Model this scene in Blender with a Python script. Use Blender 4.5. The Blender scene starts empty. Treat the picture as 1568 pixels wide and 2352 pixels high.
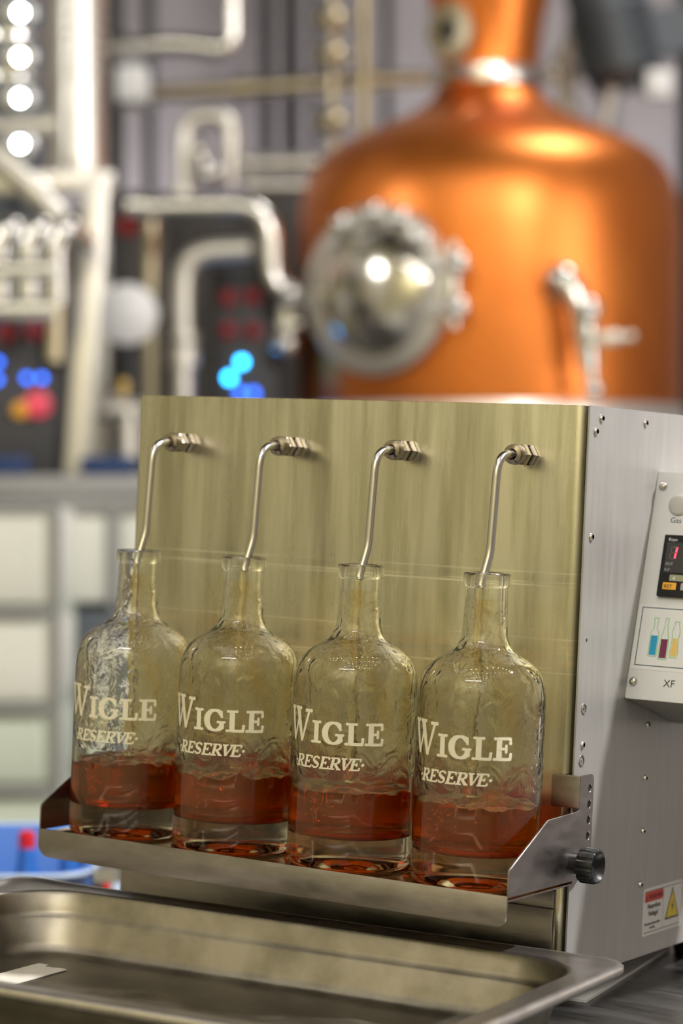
import bpy, bmesh, math, random
from math import sin, cos, pi, radians, sqrt
from mathutils import Vector, Matrix, noise
from mathutils.geometry import tessellate_polygon

random.seed(7)
sc = bpy.context.scene
COL = sc.collection

# ------------------------------------------------------------------ camera
CAM = Vector((0.7987, -1.6120, 0.3899))
YAW, PITCH = 0.5606, -0.0152
RIGHT = Vector((cos(YAW), sin(YAW), 0))
VIEW = Vector((-sin(YAW) * cos(PITCH), cos(YAW) * cos(PITCH), sin(PITCH)))
UP = RIGHT.cross(VIEW)
cd = bpy.data.cameras.new('camera')
cd.sensor_width = 36.0
cd.lens = 5540.0 / 2352.0 * 36.0
cd.clip_start, cd.clip_end = 0.05, 60
cd.dof.use_dof = True
cd.dof.focus_distance = 1.79
cd.dof.aperture_fstop = 4.1
cam = bpy.data.objects.new('camera', cd)
COL.objects.link(cam)
cam.matrix_world = Matrix(((RIGHT.x, UP.x, -VIEW.x, CAM.x), (RIGHT.y, UP.y, -VIEW.y, CAM.y),
                           (RIGHT.z, UP.z, -VIEW.z, CAM.z), (0, 0, 0, 1)))
sc.camera = cam

# ------------------------------------------------------------------ world, view, cycles options
w = bpy.data.worlds.new('hall_air')
sc.world = w
w.use_nodes = True
w.node_tree.nodes['Background'].inputs[0].default_value = (0.55, 0.55, 0.58, 1)
w.node_tree.nodes['Background'].inputs[1].default_value = 0.15
sc.view_settings.view_transform = 'Standard'
sc.view_settings.look = 'None'
sc.view_settings.gamma = 1
sc.view_settings.use_curve_mapping = False
sc.view_settings.exposure = 0.4
cy = sc.cycles
cy.use_denoising = True
cy.use_adaptive_sampling = True
cy.adaptive_threshold = 0.035
cy.adaptive_min_samples = 16
cy.max_bounces = 14
cy.transmission_bounces = 14
cy.glossy_bounces = 5
cy.diffuse_bounces = 3
cy.volume_bounces = 0
cy.sample_clamp_indirect = 6
cy.caustics_reflective = False
cy.caustics_refractive = True
cy.blur_glossy = 0.3

# frames: 'R' = the hall (u across, v ahead of the photographer, z up), 'W' = the filler bench, which
# stands on a slightly sloping bench top
ROOM = Matrix.Translation((CAM.x, CAM.y, 0)) @ Matrix.Rotation(YAW, 4, 'Z')
BENCH = Matrix.Translation(CAM) @ Matrix.Rotation(0.0427, 4, VIEW) @ Matrix.Translation(-CAM)
FR = {'R': ROOM, 'W': BENCH}


def lamp(name, kind, loc, target, power, color=(1, 1, 1), frame='R', **kw):
    l = bpy.data.lights.new(name, kind)
    l.energy, l.color = power, color
    for k, val in kw.items():
        setattr(l, k, val)
    o = bpy.data.objects.new(name, l)
    COL.objects.link(o)
    p = FR[frame] @ Vector(loc)
    o.location = p
    if target is not None:
        o.rotation_euler = (FR[frame] @ Vector(target) - p).to_track_quat('-Z', 'Y').to_euler()
    return o


lamp('bench_lamp', 'AREA', (1.35, 0.87, 2.6), (0.0, 0.1, 0.2), 125, (1, .97, .94), 'W', shape='DISK', size=0.14)
lamp('front_wall_fill', 'AREA', (-1.6, -2.2, 3.7), (-2.0, -3.6, 1.0), 230, (1, .96, .88), 'R', shape='RECTANGLE', size=2.6, size_y=0.8)  # added fill, unseen, brightens the boards that the front panel mirrors
lamp('pipe_fill', 'AREA', (-3.1, 4.4, 2.2), (-0.8, 7.2, 1.2), 20, (1, .98, .95), 'R', shape='DISK', size=0.6)  # added fill that puts highlights on the pipes
lamp('rear_wall_fill', 'AREA', (-0.4, 9.25, 0.9), (-0.4, 9.6, 2.2), 27, (1, .97, .98), 'R', shape='RECTANGLE', size=3.6, size_y=0.2)  # added fill hidden behind the racks to lift the ribbed wall
lamp('ceiling_panel_still', 'AREA', (1.7, 6.7, 4.15), (0.6, 7.0, 1.0), 60, (1, .96, .9), 'R', shape='RECTANGLE', size=1.3, size_y=1.0)
lamp('still_side_fill', 'AREA', (3.3, 4.2, 0.9), (0.5, 7.0, 0.9), 50, (1, .93, .84), 'R', shape='RECTANGLE', size=1.8, size_y=2.4)  # added fill that brightens the copper body from one side

# ------------------------------------------------------------------ mesh helpers


def basis(axis):
    a = Vector(axis).normalized()
    t = Vector((0, 0, 1)) if abs(a.z) < .9 else Vector((1, 0, 0))
    x = t.cross(a).normalized()
    return x, a.cross(x), a


class MB:
    def __init__(s):
        s.v, s.f, s.m, s.sm = [], [], [], []

    def add(s, vs, fs, smooth=False, mi=0):
        n = len(s.v)
        s.v += [Vector(p) for p in vs]
        s.f += [[i + n for i in f] for f in fs]
        s.m += [mi] * len(fs)
        s.sm += [smooth] * len(fs)
        return s

    def box(s, lo, hi, mi=0):
        x0, y0, z0 = lo
        x1, y1, z1 = hi
        return s.add([(x0, y0, z0), (x1, y0, z0), (x1, y1, z0), (x0, y1, z0), (x0, y0, z1), (x1, y0, z1), (x1, y1, z1), (x0, y1, z1)],
                     [(3, 2, 1, 0), (4, 5, 6, 7), (0, 1, 5, 4), (1, 2, 6, 5), (2, 3, 7, 6), (3, 0, 4, 7)], False, mi)

    def bar(s, p0, p1, wx, wy, up=(0, 0, 1), mi=0):
        p0, p1 = Vector(p0), Vector(p1)
        a = (p1 - p0).normalized()
        x = a.cross(Vector(up)).normalized()
        y = x.cross(a)
        vs = [p + x * i * wx / 2 + y * j * wy / 2 for p in (p0, p1) for i, j in ((-1, -1), (1, -1), (1, 1), (-1, 1))]
        return s.add(vs, [(3, 2, 1, 0), (4, 5, 6, 7), (0, 1, 5, 4), (1, 2, 6, 5), (2, 3, 7, 6), (3, 0, 4, 7)], False, mi)

    def lathe(s, prof, org=(0, 0, 0), axis=(0, 0, 1), seg=32, mi=0, closed=False, smooth=True, mis=None):
        x, y, a = basis(axis)
        org = Vector(org)
        vs, fs, rows = [], [], []
        for r, h in prof:
            if r < 1e-7:
                rows.append([len(vs)])
                vs.append(org + a * h)
            else:
                rows.append(list(range(len(vs), len(vs) + seg)))
                vs += [org + a * h + (x * cos(2 * pi * k / seg) + y * sin(2 * pi * k / seg)) * r for k in range(seg)]
        pairs = list(zip(rows, rows[1:])) + ([(rows[-1], rows[0])] if closed else [])
        fm = []
        for i, (A, Bq) in enumerate(pairs):
            for k in range(seg):
                k2 = (k + 1) % seg
                if len(A) == 1 and len(Bq) == 1:
                    continue
                if len(A) == 1:
                    fs.append((A[0], Bq[k2], Bq[k]))
                elif len(Bq) == 1:
                    fs.append((A[k], A[k2], Bq[0]))
                else:
                    fs.append((A[k], A[k2], Bq[k2], Bq[k]))
                fm.append(mis[i] if mis else mi)
        n0 = len(s.f)
        s.add(vs, fs, smooth, mi)
        if mis:
            s.m[n0:] = fm
        return s

    def cyl(s, p0, p1, r, r1=None, seg=24, mi=0):
        p0, p1 = Vector(p0), Vector(p1)
        L = (p1 - p0).length
        r1 = r if r1 is None else r1
        return s.lathe([(0, 0), (r, 0), (r1, L), (0, L)], p0, p1 - p0, seg, mi)

    def ball(s, c, r, seg=16, n=8, mi=0, sq=(1, 1, 1)):
        k = len(s.v)
        s.lathe([(r * sin(pi * i / n) if 0 < i < n else 0, -r * cos(pi * i / n)) for i in range(n + 1)], (0, 0, 0), (0, 0, 1), seg, mi)
        for q in s.v[k:]:
            q.x, q.y, q.z = q.x * sq[0] + c[0], q.y * sq[1] + c[1], q.z * sq[2] + c[2]
        return s

    def tube(s, pts, r, seg=16, fil=0.0, arc=6, mi=0, cap=True):
        pts = [Vector(p) for p in pts]
        path = [pts[0]]
        for i in range(1, len(pts) - 1):
            a, b, c = pts[i - 1], pts[i], pts[i + 1]
            d0, d1 = (a - b), (c - b)
            ff = fil[i - 1] if isinstance(fil, (list, tuple)) else fil
            ff = min(ff, d0.length * .49, d1.length * .49)
            if ff <= 0:
                path.append(b)
                continue
            q0, q1 = b + d0.normalized() * ff, b + d1.normalized() * ff
            for k in range(arc + 1):
                t = k / arc
                path.append(q0 * (1 - t) ** 2 + b * 2 * t * (1 - t) + q1 * t * t)
        path.append(pts[-1])
        rad = r if isinstance(r, (list, tuple)) else [r] * len(path)
        t0 = (path[1] - path[0]).normalized()
        x, y, _ = basis(t0)
        vs, fs = [], []
        for i, p in enumerate(path):
            t = (path[min(i + 1, len(path) - 1)] - path[max(i - 1, 0)]).normalized()
            x = (x - t * x.dot(t)).normalized()
            y = t.cross(x)
            vs += [p + (x * cos(2 * pi * k / seg) + y * sin(2 * pi * k / seg)) * rad[i] for k in range(seg)]
        for i in range(len(path) - 1):
            for k in range(seg):
                k2 = (k + 1) % seg
                fs.append((i * seg + k, i * seg + k2, (i + 1) * seg + k2, (i + 1) * seg + k))
        if cap:
            fs.append(tuple(range(seg))[::-1])
            fs.append(tuple(range((len(path) - 1) * seg, len(path) * seg)))
        return s.add(vs, fs, True, mi)

    def plate(s, outer, holes=(), org=(0, 0, 0), ax=(1, 0, 0), ay=(0, 1, 0), th=.001, mi=0):
        """flat plate with outline outer (2-D) and round or free holes; thickness th against ax x ay"""
        org, ax, ay = Vector(org), Vector(ax).normalized(), Vector(ay).normalized()
        n = ax.cross(ay)
        loops = [list(outer)] + [list(h) for h in holes]
        flat = [Vector((p[0], p[1], 0)) for l in loops for p in l]
        tris = tessellate_polygon([[Vector((p[0], p[1], 0)) for p in l] for l in loops])
        N = len(flat)
        vs = [org + ax * p.x + ay * p.y for p in flat] + [org + ax * p.x + ay * p.y - n * th for p in flat]
        fs = []
        for t in tris:
            A, Bq, Cq = (flat[i] for i in t)
            t = t if (Bq - A).cross(Cq - A).z > 0 else t[::-1]
            fs.append(tuple(t))
            fs.append(tuple(i + N for i in t[::-1]))
        k = 0
        for li, l in enumerate(loops):
            area = sum(l[i][0] * l[(i + 1) % len(l)][1] - l[(i + 1) % len(l)][0] * l[i][1] for i in range(len(l)))
            fw = (area > 0) == (li == 0)
            for i in range(len(l)):
                a, b = k + i, k + (i + 1) % len(l)
                fs.append((b, a, a + N, b + N) if fw else (a, b, b + N, a + N))
            k += len(l)
        return s.add(vs, fs, False, mi)


def ring2(cx, cy_, r, n=16, ry=None):
    return [(cx + r * cos(2 * pi * k / n), cy_ + (ry or r) * sin(2 * pi * k / n)) for k in range(n)]


def rrect(x0, y0, x1, y1, r, n=5):
    out = []
    for cx, cy_, a0 in ((x1 - r, y1 - r, 0), (x0 + r, y1 - r, pi / 2), (x0 + r, y0 + r, pi), (x1 - r, y0 + r, 1.5 * pi)):
        out += [(cx + r * cos(a0 + pi / 2 * k / n), cy_ + r * sin(a0 + pi / 2 * k / n)) for k in range(n + 1)]
    return out


def setp(o, label=None, cat=None, group=None, kind=None):
    for k, val in (('label', label), ('category', cat), ('group', group), ('kind', kind)):
        if val:
            o[k] = val
    return o


def thing(name, label, cat, loc, frame='R', group=None, kind=None):
    o = bpy.data.objects.new(name, None)
    o.empty_display_size = .05
    COL.objects.link(o)
    o.matrix_world = FR[frame] @ Matrix.Translation(loc)
    return setp(o, label, cat, group, kind)


bpy.context.view_layer.update()
WM = {}


def wm(o):
    return (wm(o.parent) @ o.matrix_parent_inverse @ o.matrix_basis) if o.parent else o.matrix_basis


def part(name, mb, mats, parent=None, frame='R', bevel=0, bseg=2, sharp=35, label=None, kind=None, loc=None):
    """links mb (coordinates in the frame) as one mesh object; a child keeps its parent's local frame"""
    me = bpy.data.meshes.new(name)
    if parent is not None:
        M = wm(parent).inverted() @ FR[frame]
        base = Matrix.Identity(4)
    else:
        L = Vector(loc) if loc else Vector((0, 0, 0))
        base = FR[frame] @ Matrix.Translation(L)
        M = Matrix.Translation(-L)
    me.from_pydata([M @ p for p in mb.v], [], mb.f)
    for m_ in (mats if isinstance(mats, (list, tuple)) else [mats]):
        me.materials.append(m_)
    for p, mi, sm in zip(me.polygons, mb.m, mb.sm):
        p.material_index = mi
        p.use_smooth = sm or bevel > 0
    if bevel > 0:
        bm = bmesh.new()
        bm.from_mesh(me)
        bmesh.ops.remove_doubles(bm, verts=bm.verts, dist=1e-6)
        ed = [e for e in bm.edges if len(e.link_faces) == 2 and e.calc_face_angle(0) > radians(30)]
        bmesh.ops.bevel(bm, geom=ed, offset=bevel, segments=bseg, profile=.5, affect='EDGES', clamp_overlap=True)
        bm.to_mesh(me)
        bm.free()
    me.update()
    if any(mb.sm) or bevel > 0:
        try:
            me.set_sharp_from_angle(angle=radians(sharp))
        except Exception:
            pass
    o = bpy.data.objects.new(name, me)
    COL.objects.link(o)
    if parent is not None:
        o.parent = parent
    else:
        o.matrix_world = base
        o.matrix_basis = base
    return setp(o, label, None, None, kind)


def single(name, mb, mats, label, cat, frame='R', loc=None, group=None, kind=None, **kw):
    """a thing that is one mesh, with its origin at its base"""
    if loc is None:
        n = len(mb.v)
        loc = (sum(p.x for p in mb.v) / n, sum(p.y for p in mb.v) / n, min(p.z for p in mb.v))
    o = part(name, mb, mats, None, frame, loc=loc, **kw)
    return setp(o, label, cat, group, kind)


def copy_tree(o, parent=None):
    c = o.copy()
    COL.objects.link(c)
    if parent is not None:
        c.parent = parent
    for ch in list(o.children):
        copy_tree(ch, c)
    return c


# ------------------------------------------------------------------ materials


def mat(name, c1, c2=None, metal=0.0, rough=.5, rough2=None, scale=(20, 20, 20), det=4, bump=0.0, bdist=.001, bscale=None,
        emit=None, power=0, trans=0, ior=1.45, coat=0, spec=.5, aniso=0, lo=.35, hi=.65):
    m = bpy.data.materials.new(name)
    m.use_nodes = True
    nt = m.node_tree
    b = nt.nodes['Principled BSDF']
    I = b.inputs
    I['Base Color'].default_value = (*c1, 1)
    I['Metallic'].default_value = metal
    I['Roughness'].default_value = rough
    I['IOR'].default_value = ior
    I['Transmission Weight'].default_value = trans
    I['Coat Weight'].default_value = coat
    I['Specular IOR Level'].default_value = spec
    I['Anisotropic'].default_value = aniso
    if emit:
        I['Emission Color'].default_value = (*emit, 1)
        I['Emission Strength'].default_value = power

    def noise_(sc_, d=det):
        tc = nt.nodes.new('ShaderNodeTexCoord')
        mp = nt.nodes.new('ShaderNodeMapping')
        mp.inputs['Scale'].default_value = sc_
        n = nt.nodes.new('ShaderNodeTexNoise')
        n.inputs['Scale'].default_value = 1
        n.inputs['Detail'].default_value = d
        n.inputs['Roughness'].default_value = .6
        nt.links.new(tc.outputs['Object'], mp.inputs['Vector'])
        nt.links.new(mp.outputs['Vector'], n.inputs['Vector'])
        return n
    if c2 is not None or rough2 is not None:
        n = noise_(scale)
        if c2 is not None:
            r = nt.nodes.new('ShaderNodeValToRGB')
            r.color_ramp.elements[0].position, r.color_ramp.elements[1].position = lo, hi
            r.color_ramp.elements[0].color, r.color_ramp.elements[1].color = (*c1, 1), (*c2, 1)
            nt.links.new(n.outputs['Fac'], r.inputs['Fac'])
            nt.links.new(r.outputs['Color'], I['Base Color'])
        if rough2 is not None:
            mr = nt.nodes.new('ShaderNodeMapRange')
            mr.inputs['From Min'].default_value, mr.inputs['From Max'].default_value = .3, .7
            mr.inputs['To Min'].default_value, mr.inputs['To Max'].default_value = rough, rough2
            nt.links.new(n.outputs['Fac'], mr.inputs['Value'])
            nt.links.new(mr.outputs['Result'], I['Roughness'])
    if bump:
        n = noise_(bscale or scale)
        bp = nt.nodes.new('ShaderNodeBump')
        bp.inputs['Strength'].default_value = bump
        bp.inputs['Distance'].default_value = bdist
        nt.links.new(n.outputs['Fac'], bp.inputs['Height'])
        nt.links.new(bp.outputs['Normal'], I['Normal'])
    return m


M = {}
M['panel'] = mat('brushed_front_steel', (.43, .41, .305), (.66, .63, .52), 1, .20, .34, (55, 55, 4), 6, aniso=.3)


def wear_lines(m, rows, tan):
    # rub marks that run along the sheet at the height of the bottle mouths, and a tan stain band
    nt = m.node_tree
    b = nt.nodes['Principled BSDF']
    tc = nt.nodes.new('ShaderNodeTexCoord')
    sx_ = nt.nodes.new('ShaderNodeSeparateXYZ')
    nt.links.new(tc.outputs['Object'], sx_.inputs[0])
    mp = nt.nodes.new('ShaderNodeMapping')
    mp.inputs['Scale'].default_value = (9, 1, 260)
    nz = nt.nodes.new('ShaderNodeTexNoise')
    nz.inputs['Scale'].default_value = 1
    nz.inputs['Detail'].default_value = 3
    nt.links.new(tc.outputs['Object'], mp.inputs['Vector'])
    nt.links.new(mp.outputs['Vector'], nz.inputs['Vector'])
    cur = b.inputs['Base Color'].links[0].from_socket

    def math_(op, a, c, cl=False):
        n = nt.nodes.new('ShaderNodeMath')
        n.operation, n.use_clamp = op, cl
        for i_, q in enumerate((a, c)):
            if hasattr(q, 'links'):
                nt.links.new(q, n.inputs[i_])
            else:
                n.inputs[i_].default_value = q
        return n.outputs[0]
    for z_, wd, amt, colr in [(r[0], r[1], r[2], (.95, .90, .78)) for r in rows] + [(tan[0], tan[1], tan[2], (.72, .58, .42))]:
        d_ = math_('ABSOLUTE', math_('SUBTRACT', sx_.outputs[2], z_), 0)
        f_ = math_('SUBTRACT', 1, math_('DIVIDE', d_, wd), True)
        g_ = math_('MULTIPLY', math_('SUBTRACT', nz.outputs['Fac'], .42, True), amt * 6)
        f_ = math_('MULTIPLY', f_, math_('MINIMUM', g_, amt), True)
        mx = nt.nodes.new('ShaderNodeMix')
        mx.data_type = 'RGBA'
        nt.links.new(f_, mx.inputs[0])
        nt.links.new(cur, mx.inputs[6])
        mx.inputs[7].default_value = (*colr, 1)
        cur = mx.outputs[2]
    nt.links.new(cur, b.inputs['Base Color'])


wear_lines(M['panel'], ((.3232, .0011, .8), (.3160, .0014, 1), (.3137, .0010, .9), (.2742, .0008, .7), (.2515, .0012, 1), (.2492, .0009, .9)), (.262, .020, .5))
M['side'] = mat('satin_side_steel', (.395, .385, .378), (.44, .43, .42), .55, .42, .5, (120, 120, 10), 4, .05, .0003, (1200, 1200, 60))
M['shelf'] = mat('shelf_steel', (.285, .26, .25), (.37, .34, .33), 1, .28, .40, (30, 30, 90), 5, .1, .0004, (60, 60, 700))
M['wet'] = mat('spirit_stained_steel', (.14, .055, .014), (.24, .11, .03), .75, .06, .16, (25, 25, 25), 4, .15, .001, (40, 40, 40))
M['tube'] = mat('spout_steel', (.60, .58, .56), None, 1, .20)
M['nut'] = mat('nut_steel', (.36, .315, .28), None, 1, .14)
M['screw'] = mat('screw_steel', (.55, .52, .48), None, 1, .25)
M['dark'] = mat('recess_shade', (.003, .003, .003), None, 0, .9, spec=.05)  # near-black colour standing in for shade inside holes and sockets
M['black'] = mat('black_plastic', (.012, .012, .013), (.02, .02, .021), 0, .32, .42, (200, 200, 200), spec=.3)
M['rubber'] = mat('black_rubber', (.01, .01, .01), None, 0, .7)
M['plate'] = mat('white_painted_plate', (.76, .77, .82), (.80, .81, .86), 0, .28, .35, (30, 30, 30), coat=.2)
M['box'] = mat('grey_painted_box', (.62, .60, .57), (.68, .66, .63), 0, .38, None, (30, 30, 30))
M['pan'] = mat('worn_pan_steel', (.225, .203, .165), (.345, .31, .25), 1, .32, .46, (22, 22, 22), 7, .05, .0002, (150, 150, 150))
M['rim'] = mat('pan_rim_steel', (.50, .47, .44), (.64, .61, .58), 1, .30, None, (25, 25, 25), 3)
M['bench'] = mat('bench_steel', (.21, .205, .20), (.255, .25, .245), 1, .25, .42, (10, 60, 10), 5, .06, .0005, (20, 300, 20))
M['white'] = mat('white_plastic', (.88, .88, .90), None, 0, .4)
M['tape'] = mat('cream_tape', (.62, .59, .53), (.55, .52, .46), 0, .6, None, (60, 60, 60))
M['print'] = mat('cream_print', (.86, .80, .63), None, 0, .55)
M['ink'] = mat('black_ink', (.03, .03, .035), None, 0, .5)
M['blueink'] = mat('navy_ink', (.03, .07, .11), None, 0, .5)
M['greyink'] = mat('grey_print', (.45, .45, .46), None, 0, .5)
M['red'] = mat('red_label', (.70, .05, .03), None, 0, .4)
M['darkred'] = mat('dark_red_ink', (.22, .03, .02), None, 0, .5)
M['yellow'] = mat('yellow_label', (.86, .66, .01), None, 0, .4)
M['amberkey'] = mat('amber_key', (.86, .42, .03), None, 0, .45)
M['seg'] = mat('lit_red_segment', (.6, .02, .03), None, 0, .4, emit=(1, .03, .06), power=4)
M['segoff'] = mat('unlit_segment', (.10, .085, .08), None, 0, .4)
M['screen'] = mat('smoked_display', (.045, .045, .05), None, 0, .2)
M['lcd'] = mat('lcd_glass', (.34, .35, .25), None, 0, .3)
M['green'] = mat('green_ink', (.25, .56, .22), None, 0, .5)
M['cyan'] = mat('blue_ink', (.02, .34, .62), None, 0, .5)
M['wine'] = mat('wine_ink', (.17, .02, .07), None, 0, .5)
M['gold'] = mat('gold_ink', (.80, .55, .16), None, 0, .5)
M['lens'] = mat('frosted_button', (.55, .54, .53), (.48, .48, .48), 0, .3)

# hall
M['wall'] = mat('ribbed_wall_paint', (.34, .31, .335), (.38, .35, .375), 0, .6, None, (2, 2, 2))
M['darkwall'] = mat('dark_steel_post', (.05, .048, .05), None, .3, .5)
M['boards'] = mat('tan_boards', (.36, .33, .195), (.46, .425, .265), 0, .6, None, (2, 2, .6))
M['ceil'] = mat('dark_ceiling', (.07, .065, .055), None, 0, .8)
M['floor'] = mat('concrete', (.20, .19, .18), (.26, .25, .24), 0, .5, None, (2, 2, 2))
M['steel'] = mat('polished_pipe', (.78, .77, .755), None, 1, .24)
M['cream'] = mat('cream_steel', (.70, .675, .63), None, .75, .36)
M['column'] = mat('banded_column_steel', (.80, .77, .72), None, 1, .33)
M['navy'] = mat('navy_plastic', (.01, .035, .13), None, 0, .4)
M['brass'] = mat('dull_brass', (.62, .54, .38), None, 1, .35)
M['copper'] = mat('lacquered_copper', (.74, .20, .03), (.80, .24, .04), .90, .36, .42, (3, 3, 3), coat=.35)
M['copper'].node_tree.nodes['Principled BSDF'].inputs['Coat Roughness'].default_value = .32
M['mirror'] = mat('mirror_steel', (.74, .71, .65), None, 1, .16)
M['charcoal'] = mat('charcoal_enamel', (.05, .05, .055), None, .2, .5)
M['rack'] = mat('dark_rack_enamel', (.075, .068, .066), (.10, .09, .088), .2, .5, None, (4, 4, 4))
M['slate'] = mat('slate_enamel', (.10, .115, .135), None, .2, .45)
M['ibc'] = mat('translucent_tank', (.78, .78, .72), (.70, .71, .64), 0, .5, None, (3, 3, 3))
M['ibcgreen'] = mat('filled_tank', (.58, .64, .55), None, 0, .5)
M['cage'] = mat('galvanised_cage', (.30, .30, .31), None, .5, .5)
M['blue'] = mat('blue_plastic', (.03, .14, .50), None, 0, .35)
M['bluelight'] = mat('pale_blue_rim', (.45, .55, .72), None, 0, .4)
M['redcap'] = mat('red_plastic', (.62, .02, .03), None, 0, .35)
M['ledblue'] = mat('lit_blue_lamp', (.02, .1, .5), None, 0, .3, emit=(.03, .16, 1), power=5)
M['ledcyan'] = mat('lit_cyan_lamp', (.02, .2, .6), None, 0, .3, emit=(.02, .42, 1), power=14)
M['ledred'] = mat('dim_red_lamp', (.16, .008, .015), None, 0, .3, emit=(1, .02, .06), power=.05)
M['ledpink'] = mat('lit_pink_lamp', (.5, .05, .08), None, 0, .3, emit=(1, .08, .14), power=.3)
M['port'] = mat('lit_sight_glass', (.8, .9, .95), None, 0, .2, emit=(.80, .94, 1), power=45)
M['portwarm'] = mat('lit_warm_sight_glass', (.9, .85, .7), None, 0, .2, emit=(1, .90, .72), power=45)
M['bubble'] = mat('golden_bubble', (1, .62, .22), None, 1, .15)
M['bulb'] = mat('lit_bulb', (1, 1, 1), None, 0, .3, emit=(1, .95, .86), power=54)
M['cord'] = mat('black_cord', (.02, .02, .02), None, 0, .6)
M['wood'] = mat('oak_staves', (.30, .17, .07), (.40, .24, .11), 0, .5, None, (3, 3, .5))


def glass(name, tint, film=None, bump=0, bscale=(60, 60, 40), bdist=.002, ior=1.5, rough=0.0):
    m = mat(name, tint, film, 0, rough, None, (28, 28, 9), 5, bump, bdist, bscale, trans=1, ior=ior)
    return m


M['glass'] = glass('clear_bottle_glass', (.985, .99, .97))
M['film'] = glass('spirit_wet_glass', (.93, .74, .34), (1, .985, .93), .6, (70, 70, 60), .0026)
for n_ in M['film'].node_tree.nodes:
    if n_.type == 'TEX_NOISE':
        n_.inputs['Distortion'].default_value = .9
        n_.inputs['Detail'].default_value = 2.5
        n_.inputs['Roughness'].default_value = .5
    if n_.type == 'VALTORGB':
        n_.color_ramp.elements[0].position, n_.color_ramp.elements[1].position = .36, .50
M['stream'] = glass('poured_spirit', (1, .92, .70), None, .5, (160, 160, 30), .002, 1.36)


def whiskey():
    m = bpy.data.materials.new('amber_spirit')
    m.use_nodes = True
    nt = m.node_tree
    b = nt.nodes['Principled BSDF']
    b.inputs['Base Color'].default_value = (.86, .25, .002, 1)
    b.inputs['Transmission Weight'].default_value = .90
    b.inputs['Roughness'].default_value = 0
    b.inputs['Specular IOR Level'].default_value = .5
    b.inputs['IOR'].default_value = 1.36
    va = nt.nodes.new('ShaderNodeVolumeAbsorption')
    va.inputs['Color'].default_value = (.955, .79, 0, 1)
    va.inputs['Density'].default_value = 100
    nt.links.new(va.outputs['Volume'], nt.nodes['Material Output'].inputs['Volume'])
    return m


M['spirit'] = whiskey()

# ------------------------------------------------------------------ the hall
Z0 = -0.9
b = MB().box((-3.4, -3.6, Z0 - .1), (3.6, 9.9, Z0))
setp(part('floor', b, M['floor']), 'grey concrete floor of the distillery hall', None, None, 'structure')
b = MB().box((-3.4, -3.6, 4.3), (3.6, 9.9, 4.4))
setp(part('ceiling', b, M['ceil']), 'dark ceiling of the distillery hall', None, None, 'structure')
b = MB()
prof, u = [], -3.4
while u < 3.6:
    prof += [(u, 9.6), (u + .20, 9.6), (u + .225, 9.565), (u + .275, 9.565)]
    u += .30
vs = [(a, c, z) for z in (Z0, 4.3) for a, c in prof]
n = len(prof)
b.add(vs, [(i, i + 1, n + i + 1, n + i) for i in range(n - 1)])
b.box((-3.4, 9.61, Z0), (3.6, 9.8, 4.3))
setp(part('wall_back', b, M['wall']), 'ribbed mauve grey metal wall behind the still', None, None, 'structure')
for nm, lo, hi, mm, lb in (('wall_left', (-3.5, -3.6, Z0), (-3.4, 9.9, 4.3), 'boards', 'tan boarded side wall'),
                           ('wall_right', (3.6, -3.6, Z0), (3.7, 9.9, 4.3), 'wall', 'grey side wall'),
                           ('wall_front', (-3.4, -3.7, Z0), (3.6, -3.6, 4.3), 'boards', 'tan boarded wall behind the photographer')):
    setp(part(nm, MB().box(lo, hi), M[mm]), lb, None, None, 'structure')

# ------------------------------------------------------------------ copper pot still, v = 7
still = thing('copper_still', 'large copper pot still with a round manway and a flared neck', 'still', (0.426, 7.0, Z0))
sx = 0.426
prof = [(0, 0.588), (0.5496, 0.588), (0.5534, 0.613), (0.5534, 1.061), (0.5509, 1.136), (0.5408, 1.199),
        (0.5206, 1.256), (0.4865, 1.300), (0.4359, 1.336), (0.3791, 1.365), (0.3222, 1.388),
        (0.2653, 1.412), (0.2148, 1.438), (0.1794, 1.463), (0.1592, 1.486), (0.1516, 1.506), (0, 1.506)]
part('pot_body', MB().lathe(prof, (sx, 7, 0), seg=96), M['copper'], still, sharp=60)
prof = [(0.1466, 1.506), (0.1440, 1.564), (0.1478, 1.627), (0.1592, 1.702), (0.1794, 1.790),
        (0.2148, 1.903), (0.2274, 1.991), (0.1895, 2.116), (0.1137, 2.179), (0, 2.198)]
part('neck', MB().lathe(prof, (sx, 7, 0), seg=64), M['copper'], still, sharp=60)
b = MB().lathe([(0.1390, 1.504), (0.1668, 1.509), (0.1693, 1.531), (0.1668, 1.554), (0.1390, 1.559)], (sx, 7, 0), seg=48)
b.cyl((sx - 0.1264, 7 - 0.1327, 1.531), (sx - 0.0758, 7 - 0.1895, 1.531), 0.0227)
part('neck_clamp', b, M['steel'], still)
jz = 0.588
part('steel_jacket', MB().lathe([(0, jz - .5), (0.5635, jz - .5), (0.5686, jz - .02), (0.5635, jz), (0, jz)], (sx, 7, 0), seg=64), M['cream'], still)
for k in range(3):
    a = radians(40 + 120 * k)
    p = (sx + cos(a) * .4, 7 + sin(a) * .4)
    part('leg', MB().cyl((p[0], p[1], Z0), (p[0], p[1], jz - .48), .035), M['steel'], still)


def onbody(ang, z, r):
    return Vector((sx + sin(ang) * r, 7 - cos(ang) * r, z))


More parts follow.
